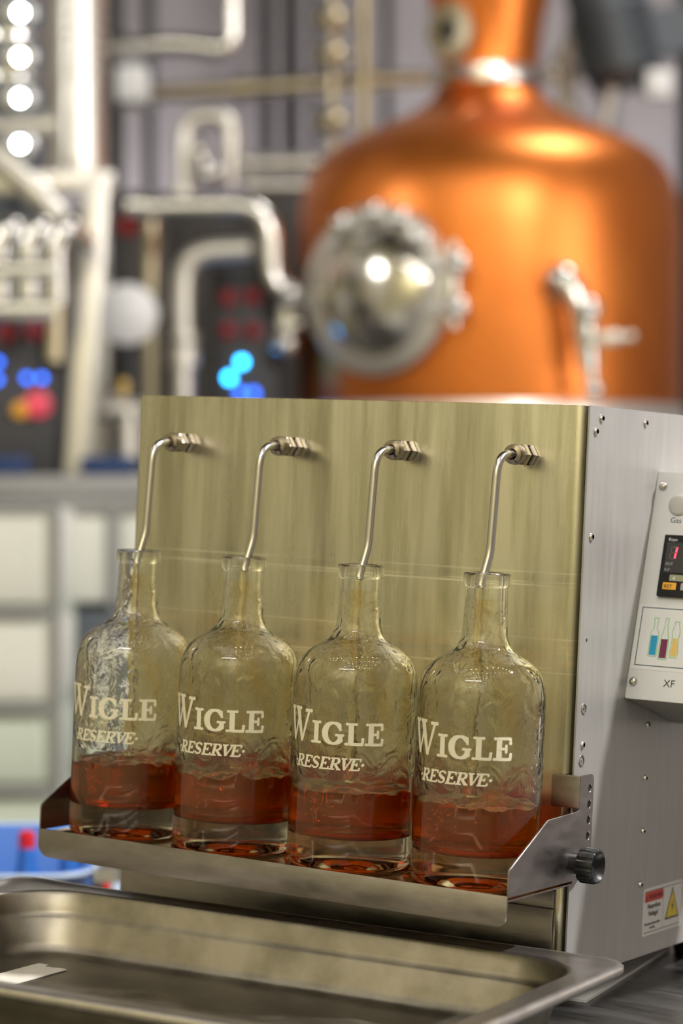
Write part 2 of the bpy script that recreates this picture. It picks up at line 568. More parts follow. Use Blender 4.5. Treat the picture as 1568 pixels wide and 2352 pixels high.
# manway: neck, ring, domed lid, hinge, clamps
ang = radians(-35)
ax = Vector((sin(ang), -cos(ang), 0))
mz = 0.891
mo = onbody(ang, mz, 0.5408)
RMN = 0.2312
mw = part('manway', MB().lathe([(RMN * .86, -.09), (RMN * .9, .02), (RMN, .022), (RMN * 1.0, .045), (RMN * .97, .05), (RMN * .80, .052), (RMN * .78, .03)], mo, ax, 64), M['cream'], still)
part('lid', MB().lathe([(RMN * .80, .03), (RMN * .78, .045), (RMN * .70, .062), (RMN * .5, .085), (RMN * .25, .098), (0, .102)], mo, ax, 64), M['mirror'], mw)
side = Vector((cos(ang), sin(ang), 0))
b = MB()
for dz in (.055, -.06):
    b.bar(mo + side * RMN * .72 + ax * .06 + Vector((0, 0, dz)), mo + side * RMN * 1.16 + ax * .06 + Vector((0, 0, dz)), .028, .028)
    b.ball(mo + side * RMN * 1.2 + ax * .06 + Vector((0, 0, dz)), .03)
b.cyl(mo + side * RMN * 1.12 + ax * .06 + Vector((0, 0, -.11)), mo + side * RMN * 1.12 + ax * .06 + Vector((0, 0, .11)), .016)
part('hinge', b, M['steel'], mw)
for a in (35, 62, 88, 118):
    d = side * cos(radians(a)) + Vector((0, 0, sin(radians(a))))
    b = MB().ball(mo + d * RMN * .90 + ax * .066, .027).cyl(mo + d * RMN * .90 + ax * .03, mo + d * RMN * .90 + ax * .07, .012)
    part('clamp_knob', b, M['steel'], mw)
b = MB().bar(mo - side * RMN * .8 + ax * .06, mo - side * RMN * 1.2 + ax * .06, .03, .03).ball(mo - side * RMN * 1.18 + ax * .06, .035)
part('latch', b, M['steel'], mw)
# sight glass on the neck
ang2 = radians(-42)
ax2 = Vector((sin(ang2), -cos(ang2), 0))
so = onbody(ang2, 1.652, 0.1415)
b = MB().lathe([(0.0632, -.03), (0.0657, .02), (0.0834, .022), (0.0834, .04), (0.0379, .045), (0.0354, .03)], so, ax2, 8, smooth=False)
sg = part('sight_glass', b, M['brass'], still)
part('pane', MB().lathe([(0.0392, .031), (0, .034)], so, ax2, 24), M['charcoal'], sg)
# sampling tap
ang3 = radians(20)
t0 = (0.567, 6.470, 0.905)
b = MB().cyl((t0[0] + .0, 6.62, t0[2] - .02), t0, .052, .046)
b.tube([t0, (0.586, 6.420, 0.922), (0.624, 6.400, 0.865), (0.647, 6.400, 0.773)], [.04, .042, .042, .042, .040, .038, .038, .036, .034, .034, .032, .032, .032, .032, .032, .03][:16], fil=.03, arc=6)
tap = part('sampling_tap', b, M['steel'], still)
b = MB().cyl((0.642, 6.400, 0.790), (0.656, 6.400, 0.669), .034, .026).ball((0.653, 6.380, 0.827), .034).ball((0.667, 6.400, 0.617), .027).cyl((0.656, 6.400, 0.669), (0.667, 6.400, 0.617), .016)
part('valve_body', b, M['steel'], tap)
part('lever', MB().bar((0.645, 6.380, 0.746), (0.735, 6.360, 0.754), .045, .035).bar((0.729, 6.360, 0.754), (0.772, 6.350, 0.756), .022, .022), M['cream'], tap, bevel=.006)

# ------------------------------------------------------------------ columns and pipes behind, one thing each


def pipe(name, label, cat, pts, r, m='steel', fil=.1, flanges=(), group=None):
    P_ = [Vector(p) for p in pts]
    lo = min(P_, key=lambda p: p.z)
    t = thing(name, label, cat, (lo.x, lo.y, lo.z), 'R', group)
    part('pipe_run', MB().tube(P_, r, 20, fil, 8), M[m], t)
    for f in flanges:
        i, wd, k = f
        a, c = P_[i], P_[i + 1 if i + 1 < len(P_) else i - 1]
        d = (c - a).normalized()
        q = a + (c - a) * k
        part('flange', MB().cyl(q - d * wd / 2, q + d * wd / 2, r * 1.5), M[m], t)
    return t


col = thing('rectifying_column', 'pale bright banded column standing on the cream steel frame', 'column', (-0.715, 6.600, 1.206), 'R')
cu = -0.716
part('shell', MB().lathe([(0, 1.206), (0.0727, 1.206), (0.0727, 3.4), (0, 3.45)], (cu, 6.6, 0), seg=48), M['column'], col)
for zc in (1.227, 1.473, 1.509, 1.547, 1.582, 1.618, 1.653, 1.689):
    part('band', MB().lathe([(0.0691, zc - .006), (0.0798, zc - .005), (0.0798, zc + .007), (0.0691, zc + .008)], (cu, 6.6, 0), seg=40), M['cream'], col)
cu = -0.857
scol = thing('sight_glass_column', 'steel column with a row of brightly lit sight glasses', 'column', (cu, 6.3, Z0))
part('shell', MB().lathe([(0, Z0), (.09, Z0), (.09, 3.4), (0, 3.45)], (cu, 6.3, 0), seg=40), M['slate'], scol)
for c, mm in (((-0.823, 6.200, 1.574), 'port'), ((-0.824, 6.200, 1.461), 'portwarm'), ((-0.824, 6.200, 1.356), 'port'), ((-0.824, 6.200, 1.239), 'port')):
    c = Vector(c)
    o = part('port_ring', MB().lathe([(.038, -.03), (.040, .012), (.026, .016), (.0105, .010)], c, (0.15, -1, 0), 32), M['steel'], scol)
    part('pane', MB().lathe([(.011, .010), (.008, .013), (0, .014)], c, (0.15, -1, 0), 24), M[mm], o)
    part('neck_band', MB().lathe([(.085, c.z + .055), (.096, c.z + .055), (.096, c.z + .068), (.085, c.z + .068)], (cu, 6.3, 0), seg=32), M['steel'], scol)

pipe('dark_column', 'dark brown vertical post beside the bright banded column', 'post', [(-0.711, 7.6, Z0), (-0.711, 7.6, 4.25)], 0.0274, 'darkwall')
pipe('pale_riser', 'pale grey riser pipe between the lit column and the banded column', 'pipe', [(-0.922, 7.5, Z0), (-0.922, 7.5, 4.2)], 0.0230, 'cream')
pipe('cross_pipe', 'short white horizontal pipe ending in front of the lit column', 'pipe', [(-1.020, 6.000, 1.254), (-0.715, 6.000, 1.258)], 0.0206, 'cream', flanges=((1, .05, .05),))
pipe('slanting_pipe', 'white slanting pipe crossing below the lit column', 'pipe', [(-0.929, 5.900, 1.231), (-0.791, 5.900, 1.130), (-0.685, 5.900, 1.019)], 0.0266, 'cream', flanges=((1, .03, .45),))

st = thing('steel_frame', 'cream square tube frame with one leaning leg', 'frame', (-0.665, 6.000, 0.370), 'R')
part('beam', MB().bar((-1.128, 6.000, 1.111), (-0.577, 6.000, 1.116), .055, .055), M['cream'], st, bevel=.004)
part('beam', MB().bar((-1.354, 7.200, 1.255), (-0.693, 7.200, 1.261), .055, .055), M['cream'], st, bevel=.004)
part('tie_bar', MB().bar((-0.592, 6.000, 1.116), (-0.724, 7.200, 1.265), .055, .055), M['cream'], st, bevel=.004)
part('tie_bar', MB().bar((-0.783, 6.000, 1.112), (-0.939, 7.200, 1.261), .055, .055), M['cream'], st, bevel=.004)
part('leg', MB().bar((-0.603, 6.000, 1.132), (-0.687, 6.000, -0.053), .06, .06, (0, 1, 0)), M['cream'], st, bevel=.004)
part('leg', MB().bar((-0.724, 7.200, 1.281), (-0.725, 7.2, Z0), .06, .06, (0, 1, 0)), M['cream'], st, bevel=.004)
part('foot', MB().box(((-0.687, 6.000, -0.053)[0] - .06, 5.93, Z0), ((-0.687, 6.000, -0.053)[0] + .06, 6.07, (-0.687, 6.000, -0.053)[2] + .01)), M['cream'], st)

# manifold of three bent pipes with two headers
mf = thing('pipe_manifold', 'bright manifold of three bent pipes on two headers', 'manifold', (-0.741, 5.800, 0.779), 'R')
for x in (-0.798, -0.729, -0.662):
    part('bent_pipe', MB().tube([(x - .023, 5.8, 0.800), (x - .025, 5.8, 0.946), (x + .005, 5.8, 0.993), (x + .04, 5.9, 0.955)], .026, 18, .05, 8), M['steel'], mf)
part('header', MB().cyl((-0.879, 5.780, 0.880), (-0.683, 5.780, 0.884), .026), M['steel'], mf)
part('header', MB().cyl((-0.880, 5.780, 0.786), (-0.687, 5.780, 0.790), .028), M['steel'], mf)
part('header', MB().cyl((-0.707, 6.000, 1.008), (-0.713, 6.000, 0.673), .022), M['brass'], mf)




cb = thing('control_cabinet', 'charcoal control cabinet with lit blue lamps next to the still', 'cabinet', (-0.269, 6.800, 0.594), 'R')
part('case', MB().box((-0.371, 6.8, Z0), (-0.174, 7.1, 0.993)), M['charcoal'], cb, bevel=.01)
part('door', MB().box((-0.361, 6.785, 0.134), (-0.184, 6.80, 0.978)), M['charcoal'], cb, bevel=.004)
for p, mm in (((-0.318, 6.785, 0.889), 'ledred'), ((-0.250, 6.785, 0.892), 'ledred'), ((-0.318, 6.785, 0.798), 'ledred'), ((-0.247, 6.785, 0.796), 'ledred')):
    part('push_button', MB().lathe([(.024, 0), (.022, .018), (.012, .024), (0, .025)], p, (0, -1, 0), 18), M[mm], cb)
for p, mm in (((-0.280, 6.785, 0.708), 'ledcyan'), ((-0.315, 6.785, 0.664), 'ledcyan'), ((-0.247, 6.785, 0.620), 'ledblue'), ((-0.284, 6.785, 0.622), 'ledblue')):
    part('pilot_lamp', MB().lathe([(.011, 0), (.011, .01), (.006, .015), (0, .016)], p, (0, -1, 0), 16), M[mm], cb)
cb = thing('control_cabinet', 'charcoal control cabinet with blue and pink lamps under the manifold', 'cabinet', (-0.805, 6.000, 0.489), 'R')
part('case', MB().box((-1.066, 6.05, Z0), (-0.703, 6.19, 0.776)), M['charcoal'], cb, bevel=.01)
part('door', MB().box((-1.055, 6.035, 0.164), (-0.710, 6.05, 0.765)), M['charcoal'], cb, bevel=.004)
for p, mm in (((-0.837, 6.035, 0.747), 'ledred'), ((-0.766, 6.035, 0.751), 'ledred')):
    part('push_button', MB().lathe([(.024, 0), (.022, .018), (.012, .024), (0, .025)], p, (0, -1, 0), 18), M[mm], cb)
for p, mm in (((-0.858, 6.035, 0.673), 'ledblue'), ((-0.786, 6.035, 0.633), 'ledblue'), ((-0.748, 6.035, 0.633), 'ledblue'), ((-0.860, 6.035, 0.629), 'ledblue')):
    part('pilot_lamp', MB().lathe([(.008, 0), (.008, .01), (.005, .014), (0, .015)], p, (0, -1, 0), 16), M[mm], cb)
part('push_button', MB().lathe([(.034, 0), (.032, .02), (.018, .028), (0, .03)], (-0.758, 6.035, 0.568), (0, -1, 0), 18), M['ledpink'], cb)
part('push_button', MB().lathe([(.022, 0), (.02, .02), (.01, .026), (0, .027)], (-0.801, 6.035, 0.553), (0, -1, 0), 18), M['amberkey'], cb)

pipe('elbow_pipe', 'shiny pipe turning up in an elbow high on the mauve wall', 'pipe', [(-0.685, 7.400, 1.695), (-0.485, 7.400, 1.713), (-0.328, 7.400, 1.682), (-0.337, 7.4, 4.25)], 0.0294, 'steel', .12, ((0, .06, .03),))
b = MB().box((-0.675, 7.25, 1.512), (-0.585, 7.4, 1.621))
single('junction_box', b, M['white'], 'white junction box below the high elbow pipe', 'box', bevel=.008)
pipe('overhead_rail', 'long horizontal brass rail passing behind the still neck', 'rail', [(-0.788, 8.200, 1.674), (-0.331, 8.200, 1.702), (0.083, 8.200, 1.727), (0.909, 8.200, 1.753)], 0.0266, 'brass', .05, ((1, .06, .0), (2, .08, .0)))
pipe('u_bend_pipe', 'steel pipe bent like an upturned letter u before the wall', 'pipe', [(-0.472, 7.300, 1.208), (-0.472, 7.300, 1.473), (-0.327, 7.300, 1.473), (-0.334, 7.300, 1.260)], 0.0290, 'cream', .09, ((0, .05, .1),))
b = MB().ball((-0.387, 7.200, 1.284), .048, sq=(1, 1, .8)).cyl((-0.418, 7.200, 1.339), (-0.379, 7.200, 1.261), .028).cyl((-0.427, 7.200, 1.349), (-0.410, 7.200, 1.349), .05)
single('ball_valve', b, M['steel'], 'small bright ball valve inside the upturned pipe bend', 'valve')
pipe('stepped_pipe', 'bright pipe stepping down from a long horizontal run to the manway', 'pipe', [(-0.584, 6.700, 1.134), (-0.200, 6.700, 1.140), (-0.193, 6.700, 0.935), (-0.140, 6.700, 0.880), (-0.087, 6.700, 0.875)], 0.0290, 'steel', .1, ((0, .06, .05), (3, .05, .5)))
pipe('gooseneck_pipe', 'pale pipe rising and bending over beside the dark cabinet', 'pipe', [(-0.436, 6.600, 0.142), (-0.435, 6.600, 0.999), (-0.249, 6.600, 1.008)], 0.0286, 'cream', .13, ((0, .07, .68), (0, .04, .72)))
pipe('wall_pipe', 'upper of two short pipes entering behind the copper shoulder', 'pipe', [(-0.315, 7.800, 1.393), (0.107, 7.800, 1.401)], 0.0282, 'cream', 0, ((0, .05, .02),))
pipe('wall_pipe', 'lower of two short pipes entering behind the copper shoulder', 'pipe', [(-0.289, 7.800, 1.323), (0.107, 7.800, 1.328)], 0.0268, 'cream', 0, ((0, .05, .02),))
t = pipe('fitted_riser', 'brass riser with three round fittings near the still neck', 'pipe', [(-0.027, 8.0, Z0), (-0.027, 8.0, 4.2)], 0.0173, 'brass')
for c in ((-0.027, 7.970, 1.891), (-0.027, 7.970, 1.772), (-0.027, 7.970, 1.552)):
    part('fitting', MB().ball(c, .05, sq=(1, 1, .9)).cyl((c[0] - .053, c[1], c[2]), (c[0] + .053, c[1], c[2]), .026), M['brass'], t)
pipe('plain_riser', 'plain brass riser just before the still neck', 'pipe', [(0.076, 8.1, Z0), (0.076, 8.1, 4.2)], 0.0219, 'brass')
for x, rr, lb in ((-0.289, 0.0269, 'first dark conduit from the elbow pipe on the wall'), (-0.195, 0.0336, 'second dark conduit from the elbow pipe on the wall'), (-0.104, 0.0185, 'thin dark conduit beside the fitted riser'),
                  (0.175, 0.0201, 'dark conduit between brass riser and still neck'), (-0.737, 0.0218, 'dark conduit behind the white junction box')):
    pipe('conduit', lb, 'conduit', [(x, 9.3, Z0), (x, 9.3, 4.25)], rr, 'darkwall')
pipe('tan_riser', 'tan riser pipe under the stepped pipe', 'pipe', [(-0.551, 7.0, Z0), (-0.550, 7.000, 1.130)], 0.0215, 'brass')
b = MB().lathe([(0, -.06), (.07, -.06), (.075, 0), (.082, .01), (.07, .02), (0, .035)], (-0.577, 6.500, 0.823), (0.1, -1, 0), 40)
gz = (-0.577, 6.500, 0.823)
g = thing('round_gauge', 'round white gauge on a post beside the leaning leg', 'gauge', (gz[0], 6.5, Z0))
part('dial', b, M['white'], g)
part('post', MB().cyl((gz[0], 6.57, Z0), (gz[0], 6.57, gz[2] + .02), .02), M['charcoal'], g)
b = MB().cyl((-0.151, 6.750, 0.867), (-0.151, 6.750, 0.745), .03).ball((-0.153, 6.720, 0.756), .04).cyl((-0.175, 6.740, 0.811), (-0.114, 6.740, 0.811), .02)
single('drain_valve', b, M['steel'], 'steel drain valve hanging under the stepped pipe elbow', 'valve')
b = MB().lathe([(0, 0), (.028, 0), (.03, .03), (.02, .04), (0, .042)], (-0.607, 6.900, 1.101), (0, -1, 0), 20)
single('red_handwheel', b, M['redcap'], 'dull red handwheel below the long horizontal pipe', 'handwheel')
t = pipe('low_pipe', 'cream pipe stub with a yellow tap at bench height', 'pipe', [(-0.647, 6.300, 0.560), (-0.516, 6.300, 0.560)], 0.0273, 'cream', 0, ((0, .05, .5),))
part('tap_handle', MB().ball((-0.570, 6.300, 0.625), .016).cyl((-0.570, 6.300, 0.619), (-0.571, 6.300, 0.574), .012), M['gold'], t)
part('tap_post', MB().cyl((-0.561, 6.300, 0.560), ((-0.561, 6.300, 0.560)[0], 6.3, Z0), .03), M['cream'], t)

for x0, x1, zt, lb in ((-0.810, -0.130, 1.392, 'dark enamel equipment rack standing behind the stepped pipe'),
                       (-1.714, -0.922, 1.353, 'dark enamel equipment rack standing behind the pipe manifold')):
    t = thing('equipment_rack', lb, 'rack', ((x0 + x1) / 2, 8.8, Z0))
    part('case', MB().box((x0, 8.6, Z0), (x1, 9.1, zt)), M['rack'], t, bevel=.01)
    for k in range(3):
        w_ = (x1 - x0) / 3
        part('door', MB().box((x0 + w_ * k + .015, 8.585, Z0 + .1), (x0 + w_ * (k + 1) - .015, 8.6, zt - .04)), M['rack'], t, bevel=.003)

# agitator drive, upper right
ag = thing('agitator_drive', 'slate agitator motor on a tilted shaft beside the still neck', 'motor', (0.836, 7.600, 1.473), 'R')
a0, a1 = Vector((0.884, 7.600, 1.658)), Vector((0.843, 7.600, 1.828))
d = (a1 - a0).normalized()
part('motor_case', MB().cyl(a0, a1 + d * .10, .125), M['slate'], ag)
for k in range(6):
    part('cooling_fin', MB().cyl(a0 + d * (.03 + .03 * k), a0 + d * (.04 + .03 * k), .137), M['slate'], ag)
part('gearbox', MB().cyl(a0 - d * .06, a0, .10, .12), M['charcoal'], ag)
part('shaft', MB().cyl((0.858, 7.550, 1.643), (0.794, 7.500, 1.399), .028), M['cream'], ag)
part('terminal_box', MB().box((0.939, 7.45, 1.554), (1.021, 7.55, 1.641)), M['white'], ag, bevel=.006)
part('mount_arm', MB().bar(a0 + d * .1, (a0.x + .9, 7.7, a0.z + .25), .14, .14), M['slate'], ag)
t = pipe('vent_pipe', 'grey vent pipe rising between still neck and agitator', 'pipe', [(0.734, 7.900, 1.474), (0.741, 7.900, 1.772), (0.798, 7.900, 1.913), (0.804, 7.900, 2.225)], 0.0342, 'cream', .08, ((0, .05, .3), (0, .05, .9)))
pipe('side_conduit', 'dark vertical conduit beyond the far shoulder of the still', 'conduit', [(1.149, 7.9, Z0), (1.149, 7.9, 4.2)], 0.0485, 'darkwall')

# ------------------------------------------------------------------ caged tanks along the aisle
V1 = 5.0
tk = thing('caged_tank', 'stacked white tank in a steel cage nearest the bench', 'tank', (-0.689, V1 + .5, Z0))
rows = ((0.318, 0.119, 'ibc'), (0.095, -0.083, 'ibc'), (-0.106, -0.255, 'ibcgreen'), (-0.276, -0.441, 'ibcgreen'), (-0.459, -0.613, 'ibcgreen'))
for (ya, yb, mm) in rows:
    part('tank_panel', MB().box((-0.852, V1, yb), (-0.594, V1 + .9, ya)), M[mm], tk, bevel=.02)
part('inner_block', MB().box((-0.843, V1 + .03, Z0), (-0.599, V1 + .85, 0.310)), M['ibcgreen'], tk)
for ya in (0.328, 0.107, -0.094, -0.265, -0.450):
    part('cage_rail', MB().cyl((-0.861, V1 - .015, ya), (-0.585, V1 - .015, ya), .010, seg=10), M['cage'], tk)
for x in (-0.798, -0.588):
    part('cage_post', MB().cyl((x, V1 - .02, Z0), (x, V1 - .02, 0.333), .010, seg=10), M['cage'], tk)
V2 = 5.4
tk = thing('caged_tank', 'low white tank row on a grey plinth behind the filler', 'tank', (-0.472, V2 + .5, Z0))
for x0, x1 in ((-0.626, -0.513), (-0.505, -0.394), (-0.386, -0.277)):
    part('tank_panel', MB().box((x0, V2, 0.101), (x1, V2 + .44, 0.312)), M['ibc'], tk, bevel=.02)
for x in (-0.630, -0.509, -0.390, -0.271):
    part('cage_post', MB().cyl((x, V2 - .012, 0.089), (x, V2 - .012, 0.319), .012, seg=10), M['cage'], tk)
part('plinth', MB().box((-0.634, V2 - .02, Z0), (-0.257, V2 + .45, 0.089)), M['slate'], tk, bevel=.01)
part('top_rail', MB().bar((-0.637, V2, 0.323), (-0.257, V2, 0.323), .03, .03), M['cage'], tk)
cv = thing('roller_table', 'long grey roller table running behind the tanks', 'table', (-0.687, 5.85, Z0))
part('table_top', MB().box((-1.164, 5.905, 0.322), (-0.241, 5.955, 0.392)), M['cage'], cv, bevel=.01)
for x in (-1.110, -0.262):
    part('leg', MB().box((x - .016, 5.905, Z0), (x + .016, 5.955, 0.322)), M['cage'], cv)
for x, lb in ((-0.824, 'navy tote lid on the roller table near the cabinet'), (-0.562, 'navy tote lid on the roller table behind the filler')):
    b = MB().box((x - .08, 5.905, 0.392), (x + .06, 5.955, 0.437))
    single('blue_crate', b, M['navy'], lb, 'crate', bevel=.012)

# ------------------------------------------------------------------ blue tub on a trolley, left of the bench
tv = thing('trolley', 'low steel trolley carrying the blue tub', 'trolley', (-0.386, 2.8, Z0))
part('trolley_top', MB().box((-0.608, 2.5, -.24), (-0.229, 3.2, -.21)), M['bench'], tv, bevel=.004)
for x in (-0.598, -0.240):
    for y_ in (2.54, 3.16):
        part('leg', MB().cyl((x, y_, Z0), (x, y_, -.24), .016), M['bench'], tv)
tub = thing('blue_tub', 'open blue plastic tub with a pale rim', 'tub', (-0.376, 2.8, -.21))
ux0, ux1 = -0.543, -0.278
zr = -0.043
loops = []
for ins, z in ((.03, -.208), (.012, zr - .03), (.0, zr - .004), (-.006, zr), (.006, zr + .001), (.010, zr - .006), (.03, -.195)):
    loops.append([Vector((a, c, z)) for a, c in rrect(ux0 + ins, 2.6 + ins, ux1 - ins, 2.98 - ins, .05)])
b = MB()
n = len(loops[0])
vs = [p for l in loops for p in l]
fs = [(i * n + k, i * n + (k + 1) % n, (i + 1) * n + (k + 1) % n, (i + 1) * n + k) for i in range(len(loops) - 1) for k in range(n)]
fs.append(tuple(range(n))[::-1])
fs.append(tuple(range((len(loops) - 1) * n, len(loops) * n)))
b.add(vs, fs, True)
part('shell', b, M['blue'], tub)
vs, fs = [], []
for k in range(n):
    pass
b = MB().tube(loops[3] + [loops[3][0]], .0028, 8)
part('rim', b, M['bluelight'], tub)
for nm, p, mm, lb in (('capped_bottle', (-0.366, 2.800, -0.035), 'redcap', 'blue bottle with a red cap standing in the blue tub'), ('capped_bottle', (-0.319, 2.820, -0.042), 'blue', 'blue bottle with a blue cap standing in the blue tub')):
    v = p[1]
    t = thing(nm, lb, 'bottle', (p[0], v, -.194), 'R')
    part('bottle_body', MB().lathe([(0, -.194), (.02, -.194), (.021, -.18), (.021, p[2] - .07), (.012, p[2] - .03), (.010, p[2] - .008), (0, p[2] - .008)], (p[0], v, 0), seg=20), M['blue'], t)
    part('cap', MB().lathe([(0, p[2] - .012), (.010, p[2] - .012), (.010, p[2] + .009), (0, p[2] + .013)], (p[0], v, 0), seg=20), M[mm], t)
for u_, mm, lb in ((-0.264, 'charcoal', 'dark jar on the trolley beside the tub'), (-0.255, 'redcap', 'small red jar on the trolley beside the tub'), (-0.247, 'bluelight', 'pale blue jar on the trolley beside the tub')):
    t = thing('jar', lb, 'jar', (u_, 2.62, -.21))
    part('jar_body', MB().lathe([(0, -.21), (.0085, -.21), (.0085, -.06), (.007, -.052), (0, -.052)], (u_, 2.62, 0), seg=14), M[mm], t)
    part('lid', MB().lathe([(0, -.052), (.0075, -.052), (.0075, -.038), (0, -.036)], (u_, 2.62, 0), seg=14), M['steel'], t)

# ------------------------------------------------------------------ bench
be = thing('work_bench', 'brushed steel work bench under filler and pan', 'table', (.1, -.1, -.04), 'W')
part('bench_top', MB().box((-.475, -.62, -.035), (.85, .46, 0)), M['bench'], be, 'W', bevel=.004)
part('bench_rail', MB().box((-.44, -.58, -.10), (.80, -.56, -.035)), M['bench'], be, 'W')
for x in (-.43, .80):
    for y_ in (-.56, .41):
        part('leg', MB().box((x - .02, y_ - .02, -.87), (x + .02, y_ + .02, -.035)), M['bench'], be, 'W')
b = MB().plate([(-.075, .02), (.004, .03), (-.036, .268), (-.10, .255)], (), (0, 0, .0022), th=.002)
single('white_sheet', b, M['white'], 'white plastic sheet lying under the filler edge', 'sheet', 'W')

# ------------------------------------------------------------------ bottle filler
fi = thing('bottle_filler', 'four spout stainless bottle filler with a side control box', 'machine', (-.2, .18, 0), 'W')
H, Wd, D = .4496, .4172, .36
# front panel: folded sheet, rounded vertical edges
pl = [(-.003, .03), (-Wd, .03)] + [(-Wd + .0045 - .0045 * cos(pi / 2 * k / 6), .0045 - .0045 * sin(pi / 2 * k / 6)) for k in range(7)]
pl += [(-.011 + .008 * sin(pi / 2 * k / 8), .008 - .008 * cos(pi / 2 * k / 8)) for k in range(9)]
b = MB().plate(pl, (), (0, 0, H), (1, 0, 0), (0, 1, 0), H - .02)
part('front_panel', b, M['panel'], fi, 'W', bevel=.0028, bseg=4, sharp=50)
part('skirt', MB().box((-Wd + .004, -.004, .022), (-.0102, .0005, .0735)).box((-Wd + .004, -.003, .0735), (-.0102, .0005, .087)), M['shelf'], fi, 'W', bevel=.001)
part('housing', MB().box((-Wd + .001, .03, .02), (-.005, D, H - .001)), M['side'], fi, 'W', bevel=.002)
holes = [(y_, z, .0026) for y_, z in ((.0149, .1643), (.0149, .1523), (.0149, .1405), (.0149, .1287), (.0149, .1172), (.0118, .2745))]
sp = [(.0008, .02), (D, .02), (D, H), (.0008, H)]
b = MB().plate(sp, [rrect(.0125, .1125, .0290, .1700, .003)] + [ring2(.0118, .2745, .0015)], (0, 0, 0), (0, 1, 0), (0, 0, 1), .0015)  # slot cut behind the cheek holes so they look black
part('side_panel', b, M['side'], fi, 'W')
part('seam_shade_block', MB().box((-.0045, .0085, .02), (-.0018, .03, H - .001)), M['dark'], fi, 'W')  # black block in place of shade in the corner gap and cheek holes
for y_ in (.04, .31):
    for x in (-.37, -.018):
        if y_ == .04 and x > -.1:
            x = -.14
        part('foot', MB().lathe([(0, 0), (.017, 0), (.018, .004), (.015, .02), (0, .02)], (x, y_ - .03, 0), seg=24), M['rubber'], fi, 'W')
# side screws: button heads with a socket
SCREW = MB().lathe([(.0030, 0), (.0030, .0006), (.0025, .0015), (.0017, .0018), (.0016, .0004), (0, .0004)], (0, 0, 0), (1, 0, 0), 16, mis=[0, 0, 0, 1, 1])
SOCKET = MB().lathe([(.0032, 0), (.0032, .0003), (.0026, .0005), (.0023, .0003), (.0022, -.0012), (.0012, -.0012), (.0011, .0001), (.0004, .0001), (0, -.0008)], (0, 0, 0), (1, 0, 0), 16, mis=[0, 0, 0, 1, 1, 0, 0, 1])  # socket insides take the black that stands for shade
first = {}
for y_, z, s_ in ((.0204, .4408, 1), (.0118, .4307, 1), (.0979, .4404, 1), (.0116, .352, 1), (.012, .2233, 1.35), (.0125, .1962, .9), (.0122, .1842, 1.4),
                  (.1267, .2038, .9), (.1263, .1619, .9), (.1267, .1199, .9), (.1262, .0776, .95)):
    kd = 'socket' if s_ > 1.2 else 'button'
    if kd not in first:
        first[kd] = part('screw', SOCKET if kd == 'socket' else SCREW, [M['screw'], M['dark']], fi, 'W')
        base = wm(fi).inverted() @ FR['W']
        o = first[kd]
    else:
        o = first[kd].copy()
        COL.objects.link(o)
    off = base @ Vector((0, y_, z)) - base @ Vector((0, 0, 0))
    c0 = base @ Vector((0, 0, 0))
    # scale about the screw's own foot point
    o.matrix_basis = Matrix.Translation(c0 + off) @ Matrix.Scale(s_, 4) @ Matrix.Translation(-c0)

# spouts: lock nut, gland nut, bent tube
SX = (-.3645, -.2600, -.1545, -.0495)
TIP = (-.3700, -.2680, -.1590, -.0520)
for i, x in enumerate(SX):
    z = .4110
    b = MB()
    sp_ = part('spout', MB().tube([(x, -.004, z), (x, -.0475, z), (x - .001, -.0515, .338), (x - .0035, -.0590, .3135)], .0032, 16, [.017, .006], 8), M['tube'], fi, 'W')
    part('lock_nut', MB().lathe([(0, 0), (.0078, 0), (.0086, .0008), (.0086, .0052), (.0076, .006), (0, .006)], (x, 0, z), (0, -1, 0), 6, smooth=False), M['nut'], sp_, 'W')
    part('gland_nut', MB().lathe([(.004, .006), (.0058, .006), (.0058, .0095), (.0080, .0100), (.0087, .0110), (.0087, .0180), (.0080, .0190)], (x, 0, z), (0, -1, 0), 6, smooth=False)
         .lathe([(.0078, .0185), (.0079, .0235), (.0073, .0262), (.0044, .0270), (.0036, .0262)], (x, 0, z), (0, -1, 0), 24), M['nut'], sp_, 'W')

# control box on the side
A0, B0 = Vector((0, .1267, .4035)), Vector((0, .083, .2272))
E_ = (B0 - A0).normalized()
XN = Vector((1, 0, 0))
UPF = -E_
NF = XN.cross(UPF)        # outward normal of the face


def fp(s, t, h=0):
    return A0 + XN * (s / 1000) + E_ * (t / 1000) + NF * (h / 1000)


CW = .125
b = MB()
pol = [(A0.y, A0.z), (B0.y, B0.z), (.1748, .2024), (.25, .2024), (.25, .4035)]
vs = [(x, p[0], p[1]) for x in (0.0005, CW) for p in pol]
n = len(pol)
b.add(vs, [tuple(range(n)), tuple(range(n, 2 * n))[::-1]] + [(i, n + i, n + (i + 1) % n, (i + 1) % n) for i in range(n)])
cbx = part('control_box', b, M['box'], fi, 'W', bevel=.0015)
wf = CW * 1000


def fplate(name, outline, h0, h1, m, parent=cbx, bev=0, label=None):
    return part(name, MB().plate([(s / 1000, -t / 1000) for s, t in outline], (), A0 + NF * (h1 / 1000), XN, UPF, (h1 - h0) / 1000), m, parent, 'W', bevel=bev, label=label)


def rr(s0, t0, s1, t1, r=1.0, n=4):
    return [(p[0], p[1]) for p in rrect(s0, t0, s1, t1, r, n)]


